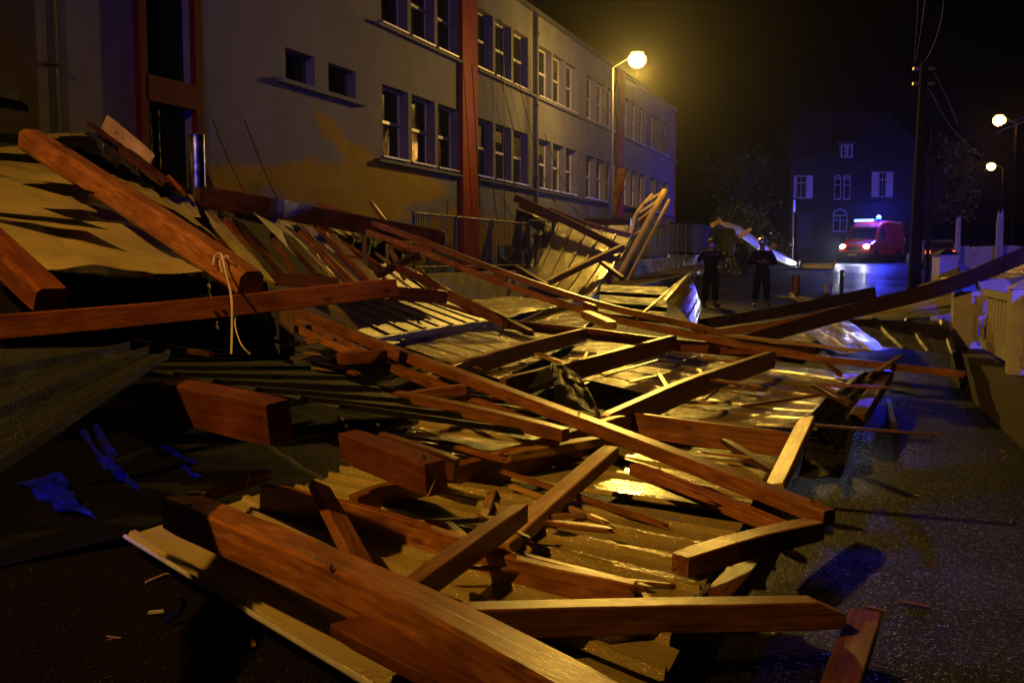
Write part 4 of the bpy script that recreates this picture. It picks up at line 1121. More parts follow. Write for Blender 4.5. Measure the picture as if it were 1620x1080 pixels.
# near, right of the big timber: corrugated roof lying upside down
S('large corrugated sheet in the foreground with the bright lamp reflection', H(560, 735, .30), H(1172, 826, .26), H(1040, 1075, .17), H(392, 810, .22), 7, .03, 'sheet_gloss', .022, nu=60, edge=.05)
S('corrugated sheet above the large foreground one, reaching under the long double beam', H(700, 650, .34), H(1215, 745, .22), H(1180, 815, .19), H(570, 728, .24), 3, .018, 'sheet_olive', .02, nu=50)
S('corrugated sheet under the bottom timbers, lit along its lower edge', H(700, 985, .16), H(1050, 1060, .13), H(1000, 1130, .12), H(560, 1075, .10), 2, .018, 'sheet_gloss', .02, nu=30)
S('long cream sheet strip with a pale folded edge at the bottom left', H(430, 775, .10), H(1100, 1180, .12), H(610, 1100, .08), H(200, 850, .10), 4, .022, 'sheet_cream', .008, nu=50, edge=.02)
bm = bmesh.new(); a = H(198, 848, .125); b = H(345, 938, .125); c_ = H(610, 1098, .105)
tube(bm, [Vector((0, 0, 0)), (b-a), (c_-a)], [.013, .013, .013], 8)
o = link_bm('folded_edge', bm, 'white_paint', loc=a); tag(o, 'pale rolled metal edge strip along the bottom left cream sheet', 'edge strip')
# middle bays between purlins
S('wet corrugated bay with bright reflections between the two right purlins', H(930, 600, .22), H(1095, 640, .16), H(1225, 572, .18), H(1080, 548, .22), 7, .016, 'sheet_gloss', .015, nu=36, edge=.01)
S('corrugated bay between the second and third purlins', H(812, 615, .24), H(915, 612, .20), H(1075, 552, .22), H(930, 540, .26), 7, .016, 'sheet_olive', .015, nu=30)
S('corrugated bay between the first and second purlins', H(640, 548, .50), H(790, 600, .28), H(935, 530, .28), H(805, 512, .40), 8, .016, 'sheet_olive', .015, nu=36)
S('wide rippled sheet with a blue sheen left of the splintered yellow plank', H(1130, 570, .20), H(1388, 598, .24), H(1290, 690, .20), H(1010, 655, .18), 7, .016, 'sheet_gloss', .03, nu=46, fn=lambda u, v, n: n*(.05*math.sin(v*5+u*3)*u))
S('brown sheet below the short horizontal board', H(1000, 680, .17), H(1275, 700, .17), H(1215, 775, .14), H(1010, 745, .16), 3, .016, 'sheet_olive', .025, nu=34)
S('ragged sheet corner hanging over the road edge with a pale curled tip', H(1290, 640, .22), H(1362, 650, .20), H(1330, 750, .04), H(1262, 752, .06), 0, 0, 'sheet_slate', .05, edge=.05)
# left rising roof slope
S('broad sloping corrugated sheet below the long left beam', P(480, 478, 12.6), P(608, 545, 13.2), P(800, 506, 21.0), P(640, 452, 19.0), 9, .03, 'sheet_cream', .02, nu=36)
S('steep corrugated roof panel leaning behind the rafters', P(400, 335, 12.6), P(530, 470, 11.8), P(710, 470, 17.5), P(545, 360, 17.8), 7, .035, 'sheet_cream', .02, nu=36)
# glossy flat sheets behind
S('flat wet sheet with yellow glare behind the crossing truss', H(800, 506, .26), H(925, 522, .24), H(948, 486, .55), H(842, 482, .45), 0, 0, 'sheet_gloss', .05, nu=30)
S('wet sheet lying against the blue lit low wall', P(690, 480, 22), P(800, 500, 21), P(915, 478, 23.5), P(800, 470, 25), 0, 0, 'sheet_olive', .05, nu=30)
# standing corrugated panel with highlights
S('standing corrugated panel catching the street lamp below dark timbers', P(822, 333, 31.5), P(795, 440, 28.8), P(930, 478, 27.2), P(1000, 378, 31.0), 8, .05, 'sheet_gloss', .03, nu=40, thick=.004, bend=-.12)
S('crumpled upper corner of the standing panel against the railing', P(818, 335, 31.3), P(803, 430, 28.9), P(845, 420, 28.6), P(862, 350, 30.9), 0, 0, 'sheet_slate', .12, nu=30)
S('yellow lit sheet scrap between the standing panel and the truss', P(935, 350, 32.5), P(925, 372, 32), P(985, 390, 31.5), P(1000, 352, 32.2), 2, .05, 'sheet_cream', .05, nu=20)
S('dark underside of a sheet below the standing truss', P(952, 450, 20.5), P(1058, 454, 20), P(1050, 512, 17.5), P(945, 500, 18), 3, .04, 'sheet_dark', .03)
# curled brown sheet with bright curl
def curl(u, v, n): 
    return n*(.55*math.sin(min(1, v)*PI*.62)) + Vector((0.0, 0, -.55*max(0, v-.55)**1.6*3))
S('brown sheet curling down to a bright blue white edge', P(985, 525, 15.6), P(1062, 462, 17.5), P(1112, 492, 16.5), P(1100, 525, 14.8), 3, .02, 'sheet_olive', .015, fn=curl, nu=30)
bm = bmesh.new()
pts = [P(1076, 468, 16.8), P(1086, 463, 16.6), P(1093, 468, 16.4), P(1099, 482, 16.2), P(1103, 495, 16.0), P(1106, 512, 15.8)]
M_ = pts[0].copy(); prev = None
for i, p in enumerate(pts):
    wd = (.16, .14, .13, .10, .07, .03)[i]
    row = [bm.verts.new(p-M_+Vector((wd*(k/4-.5)*1.2, .05*math.sin(k*PI/4), wd*.5*math.cos(k*PI/2.5)))) for k in range(5)]
    if prev:
        for k in range(4): bm.faces.new((prev[k], prev[k+1], row[k+1], row[k]))
    prev = row
o = link_bm('gutter_strip', bm, 'zinc', loc=M_, smooth=True); md = o.modifiers.new('t', 'SOLIDIFY'); md.thickness = .004; tag(o, 'shiny curved gutter strip glinting blue beside the masked person', 'gutter')
# folded dark metal among the purlins
S('dark folded flashing standing up between the purlins', P(872, 573, 9.3), P(878, 640, 8.4), P(952, 655, 8.2), P(915, 590, 9.2), 0, 0, 'sheet_dark', .03, name='flashing', cat='flashing', group='bent dark metal flashings', edge=.02)
S('bent gutter piece left of the dark folded flashing', P(812, 605, 9.6), P(818, 620, 9.3), P(878, 600, 9.0), P(872, 578, 9.4), 0, 0, 'sheet_slate', .02, name='flashing', cat='flashing', group='bent dark metal flashings', edge=.02)
S('dark crumpled sheet right of the yellow splintered plank', H(1270, 665, .35), H(1345, 600, .30), H(1420, 580, .30), H(1330, 720, .05), 0, 0, 'sheet_dark', .09, edge=.08)
# right sheets
S('rippled olive sheet with a purple tip right of the long thin truss', H(1250, 512, .32), H(1330, 560, .22), H(1440, 548, .30), H(1400, 508, .42), 4, .016, 'sheet_gloss', .06, nu=36)
S('wet olive sheet with bright patches under the big right beams', H(1170, 545, .22), H(1255, 556, .20), H(1330, 522, .24), H(1240, 505, .26), 5, .016, 'sheet_gloss', .04, nu=30)
S('deep blue lit roof sheet rising to the white fence', P(1330, 512, 13.8), P(1500, 498, 13.6), P(1530, 458, 14.6), P(1420, 480, 15.2), 2, .03, 'sheet_grey', .03, nu=30)
S('dark sheet running low towards the white fence', P(1340, 505, 13.6), P(1400, 548, 11.6), P(1515, 560, 11.2), P(1500, 508, 13.0), 3, .03, 'sheet_slate', .06, nu=30)
S('olive roof sheet tilted up at the right edge above the white fence', P(1450, 452, 16.5), P(1555, 452, 14.5), P(1680, 420, 14.5), P(1600, 405, 17.0), 3, .016, 'sheet_olive', .04, nu=30)
# long bent strip behind the people
def arc(pts, wv, mat, label, Y0, Y1):
    bm = bmesh.new(); n = len(pts); prev = None; base = None
    for i, (x, y, hw) in enumerate(pts):
        Y = Y0+(Y1-Y0)*i/(n-1); p = P(x, y, Y); q = P(x+hw*.25, y+hw, Y-.25)
        if base is None: base = p.copy()
        row = [bm.verts.new(p.lerp(q, k/4)-base+Vector((0, -.06*math.sin(PI*k/4), 0))) for k in range(5)]
        if prev:
            for k in range(4): bm.faces.new((prev[k], prev[k+1], row[k+1], row[k]))
        prev = row
    o = link_bm('bent_roof_strip', bm, mat, loc=base, smooth=True); md = o.modifiers.new('t', 'SOLIDIFY'); md.thickness = .04; md.offset = 0
    tag(o, label, 'metal sheet'); return o
strip_o = arc([(1132, 350, 8), (1150, 352, 18), (1170, 358, 22), (1190, 372, 24), (1215, 390, 22), (1240, 404, 17), (1258, 414, 9)], .5, 'sheet_grey', 'long bent grey roof strip arching down behind the two people', 44, 52)
arc([(1262, 417, 7), (1280, 417, 8), (1300, 417, 8), (1318, 416, 9)], .5, 'sheet_cream', 'short flat roof strip end lying on the road before the van', 52, 51)
for (xa, ya, xb, yb, Y, lab) in ((1126, 357, 1140, 349, 43.5, 'topmost pale batten stub on the bent grey roof strip'), (1168, 376, 1188, 362, 46, 'second pale batten stub on the bent grey roof strip'),
                                 (1218, 394, 1227, 388, 48.6, 'third pale batten stub on the bent grey roof strip'), (1262, 420, 1264, 413, 51, 'pale batten stub where the bent strip meets the road'), (1318, 420, 1321, 414, 50, 'pale batten stub at the far end of the flat strip')):
    beam(lab, [P(xa, ya, Y), P(xb, yb, Y+.4)], .13, .16, 'timber_pale', name='batten_stub', cat='batten', group='batten stubs on the bent roof strip')
bm = bmesh.new()
for k in range(13):
    a = -1.2+k*.2
bm.free()
S('dark curled sheet end hanging behind the masked person', P(1136, 362, 43), P(1146, 410, 40), P(1162, 404, 40.5), P(1160, 362, 43.5), 0, 0, 'sheet_dark', .12, bend=.3)

# left heap: cream crumpled sheets
S('crumpled cream sheet at the left, lowest and nearest in the heap', P(-70, 335, 8.6), P(235, 352, 9.8), P(338, 432, 7.9), P(60, 436, 7.0), 0, 0, 'sheet_cream', .055, edge=.02, nu=50, cs=.9, fn=lambda u, v, n: n*(.05*math.sin(v*9)))
S('crumpled cream sheet at the left, middle of the heap', P(-70, 268, 9.6), P(150, 296, 10.6), P(262, 368, 9.3), P(-70, 350, 8.5), 0, 0, 'sheet_cream', .06, edge=.02, nu=50, cs=.9)
S('crumpled cream sheet at the left, upper one just under the long rounded beam', P(-70, 226, 11.2), P(90, 236, 11.6), P(185, 300, 10.4), P(-70, 305, 9.8), 0, 0, 'sheet_cream', .07, edge=.02, nu=46, cs=.9)
S('narrow cream sheet showing above the right side of the long rounded beam', P(160, 268, 11.4), P(300, 348, 10.6), P(345, 375, 10.4), P(240, 300, 11.6), 0, 0, 'sheet_cream', .04)
S('pale sheet flap at the foot of the shiny flue pipe', P(255, 312, 12.0), P(300, 345, 11.2), P(318, 345, 11.2), P(305, 310, 11.9), 0, 0, 'sheet_cream', .03)
S('dark flap folded over at the top of the left heap', P(-60, 216, 12.4), P(140, 238, 12.2), P(165, 250, 12.0), P(145, 212, 12.8), 0, 0, 'sheet_dark', .05)
S('thin pale metal edge on top of the left heap', P(75, 211, 12.6), P(80, 219, 12.5), P(148, 214, 12.7), P(140, 210, 12.8), 0, 0, 'sheet_cream', .01)
S('bent slate coloured flap glinting blue on top of the heap', P(142, 212, 12.4), P(175, 248, 12.0), P(200, 245, 12.2), P(170, 208, 12.7), 0, 0, 'sheet_slate', .09)
S('second small slate flap glinting blue lower on the heap', P(192, 255, 12.0), P(215, 275, 11.7), P(225, 278, 11.8), P(205, 252, 12.3), 0, 0, 'sheet_slate', .07)
beam('cream plank sticking up beside the red stair window', [P(166, 193, 12.6), P(236, 252, 12.0)], .03, .20, 'timber_bright', roll=.2, name='cream_plank', cat='plank', group='boards on top of the left heap', splinter=(0, .06))
beam('thin dark lath crossing in front of the cream plank', [P(140, 195, 12.2), P(200, 238, 12.0)], .05, .05, 'timber_dark', name='lath', cat='lath', group='boards on top of the left heap')
beam('dark broken board continuing down from the thin lath', [P(198, 240, 11.9), P(262, 290, 11.4)], .14, .08, 'timber_dark', splinter=(.05, .05), group='boards on top of the left heap')
beam('small brown board wedged near the shiny flue pipe', [P(268, 282, 11.6), P(290, 305, 11.3)], .10, .05, 'timber_red', roll=.8, group='boards on top of the left heap')
beam('bright strip of trim below the dark broken board', [P(243, 277, 11.5), P(258, 291, 11.3)], .035, .03, 'zinc', name='metal_trim', cat='trim', group='boards on top of the left heap')
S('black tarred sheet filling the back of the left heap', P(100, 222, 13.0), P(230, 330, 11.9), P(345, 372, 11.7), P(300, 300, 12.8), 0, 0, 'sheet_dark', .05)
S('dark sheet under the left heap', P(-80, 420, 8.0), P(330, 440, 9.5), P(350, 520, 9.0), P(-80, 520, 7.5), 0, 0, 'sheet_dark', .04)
S('dark sliver standing in for the shaded gap between the cream sheets of the left heap', P(32, 290, 8.9), P(105, 311, 8.7), P(172, 303, 8.9), P(130, 293, 9.1), 0, 0, 'shade_sheet', .01, edge=0, name='shade_sheet', cat='roofing felt', group='black roofing membranes')  # dark slivers put in where the gaps between the sheets are shaded
S('thin dark strip painting a shadow line across the lowest cream sheet of the left heap', P(-60, 332, 8.2), P(-60, 337, 8.15), P(172, 362, 8.3), P(120, 347, 8.5), 0, 0, 'shade_sheet', .01, edge=0, name='shade_sheet', cat='roofing felt', group='black roofing membranes')
S('dark strip standing in for shade along the top of the cream sheets under the rounded beam', P(-60, 236, 9.9), P(-60, 246, 9.8), P(95, 262, 9.8), P(80, 246, 10.0), 0, 0, 'shade_sheet', .01, edge=0, name='shade_sheet', cat='roofing felt', group='black roofing membranes')
# shiny flue
b0 = P(313, 318, 12.4); bm = bmesh.new(); hh = P(313, 214, 12.4).z-b0.z
prof = []
nj = 9
for k in range(nj):
    z0 = hh*k/nj; z1 = hh*(k+1)/nj; prof += [(z0+.004, .101), (z1-.004, .101), (z1-.002, .1025), (z1+.002, .1025)]
for (za, ra), (zb, rb) in zip(prof, prof[1:]):
    pass
rings = []
for z, r in prof: rings.append([bm.verts.new((r*math.cos(2*PI*k/24), r*math.sin(2*PI*k/24), z)) for k in range(24)])
for a, b in zip(rings, rings[1:]):
    for k in range(24): bm.faces.new((a[k], a[(k+1) % 24], b[(k+1) % 24], b[k]))
bm.faces.new(rings[-1])
o = link_bm('flue_pipe', bm, 'zinc', loc=b0); tag(o, 'shiny banded metal flue pipe standing in front of the stair window', 'pipe')

# dark roof panels lower left
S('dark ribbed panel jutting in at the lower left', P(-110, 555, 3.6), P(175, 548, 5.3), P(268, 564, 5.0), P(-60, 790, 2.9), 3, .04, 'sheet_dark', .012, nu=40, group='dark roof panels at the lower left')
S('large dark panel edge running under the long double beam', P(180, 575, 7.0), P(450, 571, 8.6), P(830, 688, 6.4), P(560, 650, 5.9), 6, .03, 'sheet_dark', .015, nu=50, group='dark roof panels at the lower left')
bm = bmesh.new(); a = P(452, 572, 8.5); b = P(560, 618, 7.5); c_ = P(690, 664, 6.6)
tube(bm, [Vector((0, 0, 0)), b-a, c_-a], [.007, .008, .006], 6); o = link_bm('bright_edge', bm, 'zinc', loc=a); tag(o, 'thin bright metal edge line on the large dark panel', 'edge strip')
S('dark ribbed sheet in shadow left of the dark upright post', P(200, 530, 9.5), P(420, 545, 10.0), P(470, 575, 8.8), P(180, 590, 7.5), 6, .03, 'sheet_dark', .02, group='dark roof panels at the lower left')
S('black sheet painting roof shadow, spread on the ground at the left', H(-150, 700, .03), H(330, 640, .05), H(560, 790, .05), H(-40, 900, .02), 0, 0, 'shade_sheet', .03, name='shade_sheet', cat='roofing felt', group='black roofing membranes')  # black sheets put in where the ground and void lie in roof shadow
S('black sheet painting the shade under the crossing beam', H(-150, 560, .05), H(420, 540, .06), H(660, 660, .05), H(300, 700, .05), 0, 0, 'shade_sheet', .05, name='shade_sheet', cat='roofing felt', group='black roofing membranes')
S('black sheet painting shade, hanging below the left heap', P(-80, 430, 8.6), P(420, 445, 10.5), P(440, 560, 10.0), P(-80, 560, 8.2), 0, 0, 'shade_sheet', .05, name='shade_sheet', cat='roofing felt', group='black roofing membranes')
# wet plastic on the ground, the beacon's blue light put into its colour
PG = 'wet plastic sheets on the ground'
def fold(a_, f_): return lambda u, v, n: Vector((0, 0, a_*abs(math.sin(u*1.5+v*f_))))
for c4, lb_, ff in ((((22, 768, .04), (100, 757, .08), (118, 790, .06), (66, 796, .02)), 'wet plastic sheet with painted blue light at the far left, upper lobe', fold(.05, 3)),
                    (((70, 792, .03), (112, 786, .08), (152, 826, .02), (92, 812, .02)), 'tongue of plastic with painted blue light running down right from the upper lobe', fold(.04, 4)),
                    (((142, 676, .06), (152, 670, .10), (186, 722, .05), (172, 728, .03)), 'thin strip of plastic with painted blue light, highest of the slanting strips', fold(.03, 3)),
                    (((124, 682, .05), (134, 680, .08), (166, 732, .04), (156, 732, .02)), 'thin strip of plastic with painted blue light, left of the highest strip', fold(.03, 3)),
                    (((148, 730, .03), (172, 728, .08), (222, 777, .02), (196, 768, .02)), 'ribbed plastic piece with painted blue light, ending in a point', fold(.04, 8)),
                    (((247, 708, .06), (270, 712, .09), (318, 738, .04), (300, 734, .02)), 'faint plastic ribbon with painted blue light, under the cut timber block', fold(.03, 4)),
                    (((278, 738, .04), (290, 738, .07), (322, 758, .03), (310, 758, .02)), 'faintest plastic ribbon with painted blue light, below the other ribbon', fold(.02, 4))):
    S(lb_, *[H(*q) for q in c4], 0, 0, 'plastic_beacon_blue', .03, name='plastic_sheet', cat='plastic sheet', group=PG, fn=ff, edge=.015, cs=2.0)

# ------------------------------------------------------------------ the wreck: timbers
B = beam
B('long rounded beam slanting down across the left heap', [P(48, 222, 9.6), P(225, 335, 8.6), P(398, 450, 7.5)], .22, .22, 'timber_orange', chamfer=.10, bow=.02, splinter=(.05, 0))
B('short thick beam at the left edge ending on the long crossing beam', [P(-60, 345, 7.6), P(82, 476, 6.75)], .24, .20, 'timber_red', chamfer=.03)
B('long beam crossing the left half with a bright top edge', [P(-60, 522, 6.1), P(300, 490, 7.2), P(622, 455, 8.3)], .07, .155, 'timber_red', splinter=(0, .03), bolts=[(.48, 0), (.5, 0)])
B('short beam continuing right from the end of the long crossing beam', [P(612, 463, 8.9), P(704, 470, 9.7)], .06, .13, 'timber_orange')
B('edge rafter slanting down to the tangled wire', [P(660, 432, 14.5), P(700, 462, 15.0), P(800, 511, 15.6)], .08, .16, 'timber_orange')
# frame of the steep panel
B('bowed dark ridge timber along the wall side', [P(312, 312, 12.0), P(420, 328, 12.9), P(520, 346, 14.3), P(700, 378, 16.2)], .10, .26, 'timber_dark')
raft = [((322, 330), (425, 448), 'pale rafter lit on its face next to the long rounded beam', 'sheet_cream', .16, 12.3, 10.6),
        ((318, 352), (378, 425), 'short red rafter beside the pale one', 'timber_red', .10, 12.0, 11.0),
        ((350, 335), (412, 432), 'narrow brown rafter second from the pale one', 'timber_red', .12, 12.7, 11.0),
        ((372, 350), (455, 440), 'dark rafter in front of the view through to the railings', 'timber_dark', .12, 12.9, 11.3),
        ((425, 345), (512, 440), 'brown rafter right of the view through to the railings', 'timber_dark', .20, 13.6, 11.6),
        ((350, 342), (400, 445), 'dark thin rafter between the pale and brown ones', 'timber_dark', .07, 13.0, 11.2),
        ((500, 352), (600, 455), 'strong red rafter right of the corrugated strips', 'timber_red', .22, 14.4, 11.8)]
for a, b, lab, mt, wd, Ya, Yb in raft:
    B(lab, [P(a[0], a[1], Ya), P(b[0], b[1], Yb)], wd, .07, mt, roll=.35, group='leaning rafters of the steep roof panel')
B('horizontal brown batten high between the leaning rafters', [P(372, 338, 12.7), P(420, 350, 13.3)], .06, .10, 'timber_orange', group='leaning rafters of the steep roof panel')
B('lower dark crosspiece at the foot of the leaning rafters', [P(415, 440, 11.0), P(535, 448, 11.4)], .08, .14, 'timber_dark', group='leaning rafters of the steep roof panel')
B('short red board between the strong red rafter and the railing', [P(552, 395, 14.5), P(600, 425, 14.0)], .25, .05, 'timber_red', roll=.9, splinter=(.1, .1), group='broken boards around the splintered posts')
B('upright short post among the broken boards', [P(577, 378, 13.2), P(577, 440, 13.0)], .07, .07, 'timber_dark', group='broken boards around the splintered posts')
B('dark board slanting up to the right over the broken boards', [P(592, 438, 12.6), P(660, 403, 13.4)], .10, .08, 'timber_dark', group='broken boards around the splintered posts')
B('splintered board pointing up left against the yellow mural', [P(590, 324, 16.4), P(605, 345, 16.2), P(625, 366, 16.0)], .13, .06, 'timber_red', roll=.5, splinter=(.08, .08), group='broken boards around the splintered posts')
B('red board leaning right under the dark slanting board', [P(632, 425, 12.8), P(690, 452, 13.4)], .09, .10, 'timber_red', splinter=(.06, 0), group='broken boards around the splintered posts')
B('pale split board lying behind the short upright post', [P(600, 405, 14.6), P(618, 418, 14.4)], .12, .03, 'timber_pale', roll=.7, splinter=(.1, .1), group='broken boards around the splintered posts')
S('small dark sheet hanging behind the broken boards', P(535, 370, 15.6), P(530, 392, 15.2), P(640, 430, 15.5), P(640, 385, 16.5), 4, .04, 'sheet_dark', .05)
S('dark ripped sheet with a hole left of the pale rafter', P(255, 345, 10.6), P(300, 372, 10.2), P(350, 382, 10.2), P(300, 350, 10.7), 0, 0, 'sheet_dark', .03, edge=.06)
# long thin truss, two chords and spacers
ca = [P(513, 327, 15.5), P(650, 375, 14.6), P(800, 433, 13.8), P(950, 482, 13.2), P(1110, 519, 12.7), P(1200, 545, 12.4), P(1290, 553, 12.2)]
cb = [P(513, 344, 15.4), P(650, 391, 14.4), P(800, 450, 13.5), P(950, 499, 12.9), P(1110, 533, 12.4), P(1260, 562, 12.0), P(1400, 578, 11.7), P(1525, 592, 11.4)]
B('upper chord of the long thin bowed truss', ca, .07, .085, 'timber_orange', splinter=(.12, 0), group='long thin bowed truss', bow=.0)
B('lower chord of the long thin bowed truss, reaching towards the white fence', cb, .07, .085, 'timber_orange', splinter=(.12, .02), group='long thin bowed truss', bow=.0)
for (x, y0_, y1_, Y, lab) in ((566, 344, 362, 15.1, 'spacer block near the splintered left end of the bowed truss'), (674, 386, 402, 14.3, 'spacer block left of the pilaster on the bowed truss'), (790, 430, 448, 13.7, 'spacer block in the middle of the bowed truss'), (932, 476, 495, 13.1, 'spacer block above the small plank on the bowed truss'), (1104, 518, 533, 12.6, 'spacer block at the metal clamp on the bowed truss')):
    B(lab, [P(x-9, (y0_+y1_)/2-3, Y), P(x+11, (y0_+y1_)/2+4, Y-.1)], .06, .10, 'timber_red', group='spacer blocks of the bowed truss')
B('pinkish lit board lying on the right part of the bowed truss', [P(1150, 531, 12.5), P(1354, 553, 11.8)], .10, .04, 'timber_pale', splinter=(.1, .08))
B('small slanting stick below the pinkish board', [P(1293, 563, 11.9), P(1328, 592, 11.2)], .07, .04, 'timber_orange', splinter=(0, .05))
B('thin bright stick pointing up right at the sheet corner', [H(1372, 598, .3), H(1426, 562, .5)], .05, .04, 'timber_pale')
B('dark square timber at the right edge of the wreck', [H(1405, 590, .25), H(1355, 665, .2)], .14, .12, 'timber_dark')
B('small loose stick on the dark road at the right', [H(1405, 633, .06), H(1416, 680, .06)], .06, .04, 'timber_dark')
B('small light wood block in front of the first white fence post', [H(1512, 577, .05), H(1524, 578, .05)], .10, .10, 'timber_pale')
# heavy beams on the right
B('heavy dark beam lying low behind the truss at the right', [P(1105, 514, 16.5), P(1250, 490, 15.8), P(1385, 462, 15.2)], .14, .18, 'timber_black')
B('heaviest dark beam rising to the right edge over the fence', [P(1160, 545, 14.6), P(1330, 497, 13.8), P(1500, 452, 13.2), P(1640, 395, 12.8)], .16, .20, 'timber_black')
B('narrow brown beam between the two heavy dark beams', [P(1120, 528, 15.4), P(1235, 512, 15.0), P(1330, 490, 14.5)], .10, .12, 'timber_red')
B('small plank with a bright face below the middle of the bowed truss', [P(927, 497, 11.6), P(968, 515, 10.9)], .13, .09, 'timber_pale')
# purlins
PU = 'parallel purlins across the middle of the wreck'
B('first and farthest left purlin ending at the tangled wire', [P(560, 552, 12.6), P(700, 526, 15.4), P(800, 512, 17.6)], .08, .20, 'timber_orange', group=PU)
B('second purlin from the left', [P(660, 612, 9.8), P(790, 566, 12.0), P(925, 529, 15.2)], .08, .20, 'timber_orange', group=PU)
B('third purlin from the left with a pale top edge', [P(795, 615, 8.9), P(930, 580, 10.6), P(1066, 541, 13.4)], .08, .20, 'timber_orange', group=PU)
B('fourth and rightmost purlin ending under the bowed truss', [P(955, 676, 7.4), P(1090, 615, 9.2), P(1222, 568, 11.6)], .08, .20, 'timber_orange', group=PU, bolts=[(.97, 0)])
B('rear edge board joining the ends of the middle purlins', [P(795, 512, 17.2), P(930, 527, 15.2), P(1066, 545, 13.6), P(1235, 560, 12.3)], .07, .16, 'timber_red')
B('short board slanting from the tangled wire to the rear edge board', [P(800, 507, 16.9), P(840, 527, 15.9)], .10, .10, 'timber_red')
B('near horizontal board left of the splintered yellow plank', [P(985, 668, 7.9), P(1110, 686, 7.55), P(1250, 703, 7.2)], .06, .19, 'timber_orange')
B('splintered plank with a yellow lit knotty face', [P(1277, 666, 7.2), P(1226, 772, 5.8)], .12, .06, 'timber_pale', splinter=(.03, .02), roll=-.25)
B('thick dark purlin crossing under the long double beam', [P(560, 812, 5.35), P(700, 768, 5.9), P(850, 722, 6.6), P(985, 678, 7.4)], .08, .22, 'timber_orange')
B('bright topped board lying over the thick dark purlin', [P(800, 722, 6.3), P(942, 697, 6.7)], .11, .06, 'timber_pale', splinter=(.05, 0))
B('slanting board with a yellow lit top in the centre foreground', [P(792, 868, 4.7), P(880, 790, 5.3), P(967, 714, 6.0)], .11, .08, 'timber_pale', roll=.0)
# double beam
B('upper chord of the long double beam crossing the centre', [P(432, 478, 11.2), P(620, 554, 9.0), P(745, 601, 7.9), P(970, 686, 6.3), P(1312, 818, 4.95)], .10, .088, 'timber_orange', bolts=[(.73, 0), (.985, 0)], group='long double beam')
B('left piece of the lower chord under the long double beam', [P(470, 508, 10.0), P(590, 566, 8.8)], .09, .07, 'timber_orange', splinter=(.05, 0), group='long double beam')
B('middle piece of the lower chord under the long double beam', [P(610, 576, 8.8), P(735, 628, 7.6)], .09, .07, 'timber_orange', splinter=(.04, 0), group='long double beam')
B('second middle piece of the lower chord, tucked under the bolt', [P(752, 636, 7.6), P(880, 688, 6.6)], .09, .07, 'timber_orange', splinter=(.04, 0), group='long double beam')
B('right piece of the lower chord under the long double beam', [P(1003, 741, 5.95), P(1262, 846, 4.9)], .085, .075, 'timber_orange', group='long double beam')
B('short red web piece with a pale cut end', [P(533, 568, 8.6), P(612, 562, 8.7)], .09, .11, 'timber_red', group='web pieces of the long double beam')
B('long narrow web board pointing left below the double beam', [P(632, 628, 7.2), P(760, 655, 6.7), P(895, 688, 6.3)], .09, .09, 'timber_orange', splinter=(.05, 0), group='web pieces of the long double beam')
B('short web board meeting the long narrow one at its tip', [P(650, 628, 7.4), P(735, 616, 7.6)], .08, .09, 'timber_orange', group='web pieces of the long double beam')
B('web board closing the right end of the double beam', [P(1078, 893, 4.35), P(1180, 862, 4.55), P(1290, 836, 4.85)], .115, .10, 'timber_orange', group='web pieces of the long double beam', splinter=(.02, 0))
B('small splintered stub at the left end of the double beam', [P(500, 530, 9.7), P(545, 548, 9.2)], .08, .08, 'timber_orange', splinter=(.05, .05), group='web pieces of the long double beam')
B('dark upright stub under the left end of the double beam', [P(452, 480, 9.4), P(455, 560, 9.2)], .14, .12, 'timber_dark')
# cut blocks in the dark
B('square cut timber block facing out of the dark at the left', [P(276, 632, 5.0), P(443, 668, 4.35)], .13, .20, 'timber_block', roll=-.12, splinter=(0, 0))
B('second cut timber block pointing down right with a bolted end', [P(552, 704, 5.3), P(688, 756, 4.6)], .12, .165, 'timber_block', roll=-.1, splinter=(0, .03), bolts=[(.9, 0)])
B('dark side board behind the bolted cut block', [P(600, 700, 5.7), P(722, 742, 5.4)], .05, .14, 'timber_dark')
# foreground big timbers
B('largest foreground timber running from the left to the bottom edge', [P(282, 808, 4.75), P(600, 946, 3.55), P(950, 1135, 2.62)], .17, .165, 'timber_orange', chamfer=.012, splinter=(.01, 0), bolts=[(.52, .3)])
B('flat plank beneath the largest foreground timber', [P(560, 985, 3.45), P(850, 1130, 2.75)], .22, .05, 'timber_red')
B('red plank on edge, cracked at its left end, behind the largest timber', [P(418, 790, 5.5), P(600, 835, 5.0), P(835, 918, 4.3)], .06, .19, 'timber_orange', splinter=(.02, .03))
B('red plank on edge continuing right from the slanting brace', [P(762, 893, 4.45), P(880, 925, 4.15), P(1002, 948, 3.95)], .06, .16, 'timber_orange', splinter=(.01, .04))
B('pale cream batten between the red plank and the largest timber', [P(395, 812, 4.9), P(640, 930, 4.2)], .05, .04, 'sheet_cream', name='cream_batten', cat='batten')
B('long horizontal plank near the bottom with a chamfered right end', [P(690, 983, 3.55), P(1000, 975, 3.75), P(1330, 968, 3.92)], .10, .115, 'timber_orange', chamfer_end=.05, splinter=(0, 0))
B('plank lying on the wet road at the bottom right corner', [H(1370, 972, .13), H(1318, 1120, .08)], .135, .05, 'timber_orange')
B('slanting brace rising up left from the largest timber', [P(505, 770, 4.9), P(592, 935, 3.85)], .12, .05, 'timber_orange', roll=.5)
B('slanting brace rising up right from the largest timber', [P(642, 942, 3.7), P(822, 812, 4.7)], .085, .10, 'timber_orange', splinter=(0, .03))
B('small brace behind the left end of the largest timber', [P(322, 782, 4.9), P(422, 750, 5.3)], .08, .06, 'timber_red')
B('small chip of pale wood lying on the end of the largest timber', [P(298, 779, 4.65), P(322, 779, 4.65)], .05, .012, 'timber_pale', name='wood_chip', cat='wood chip', splinter=(.01, .01))
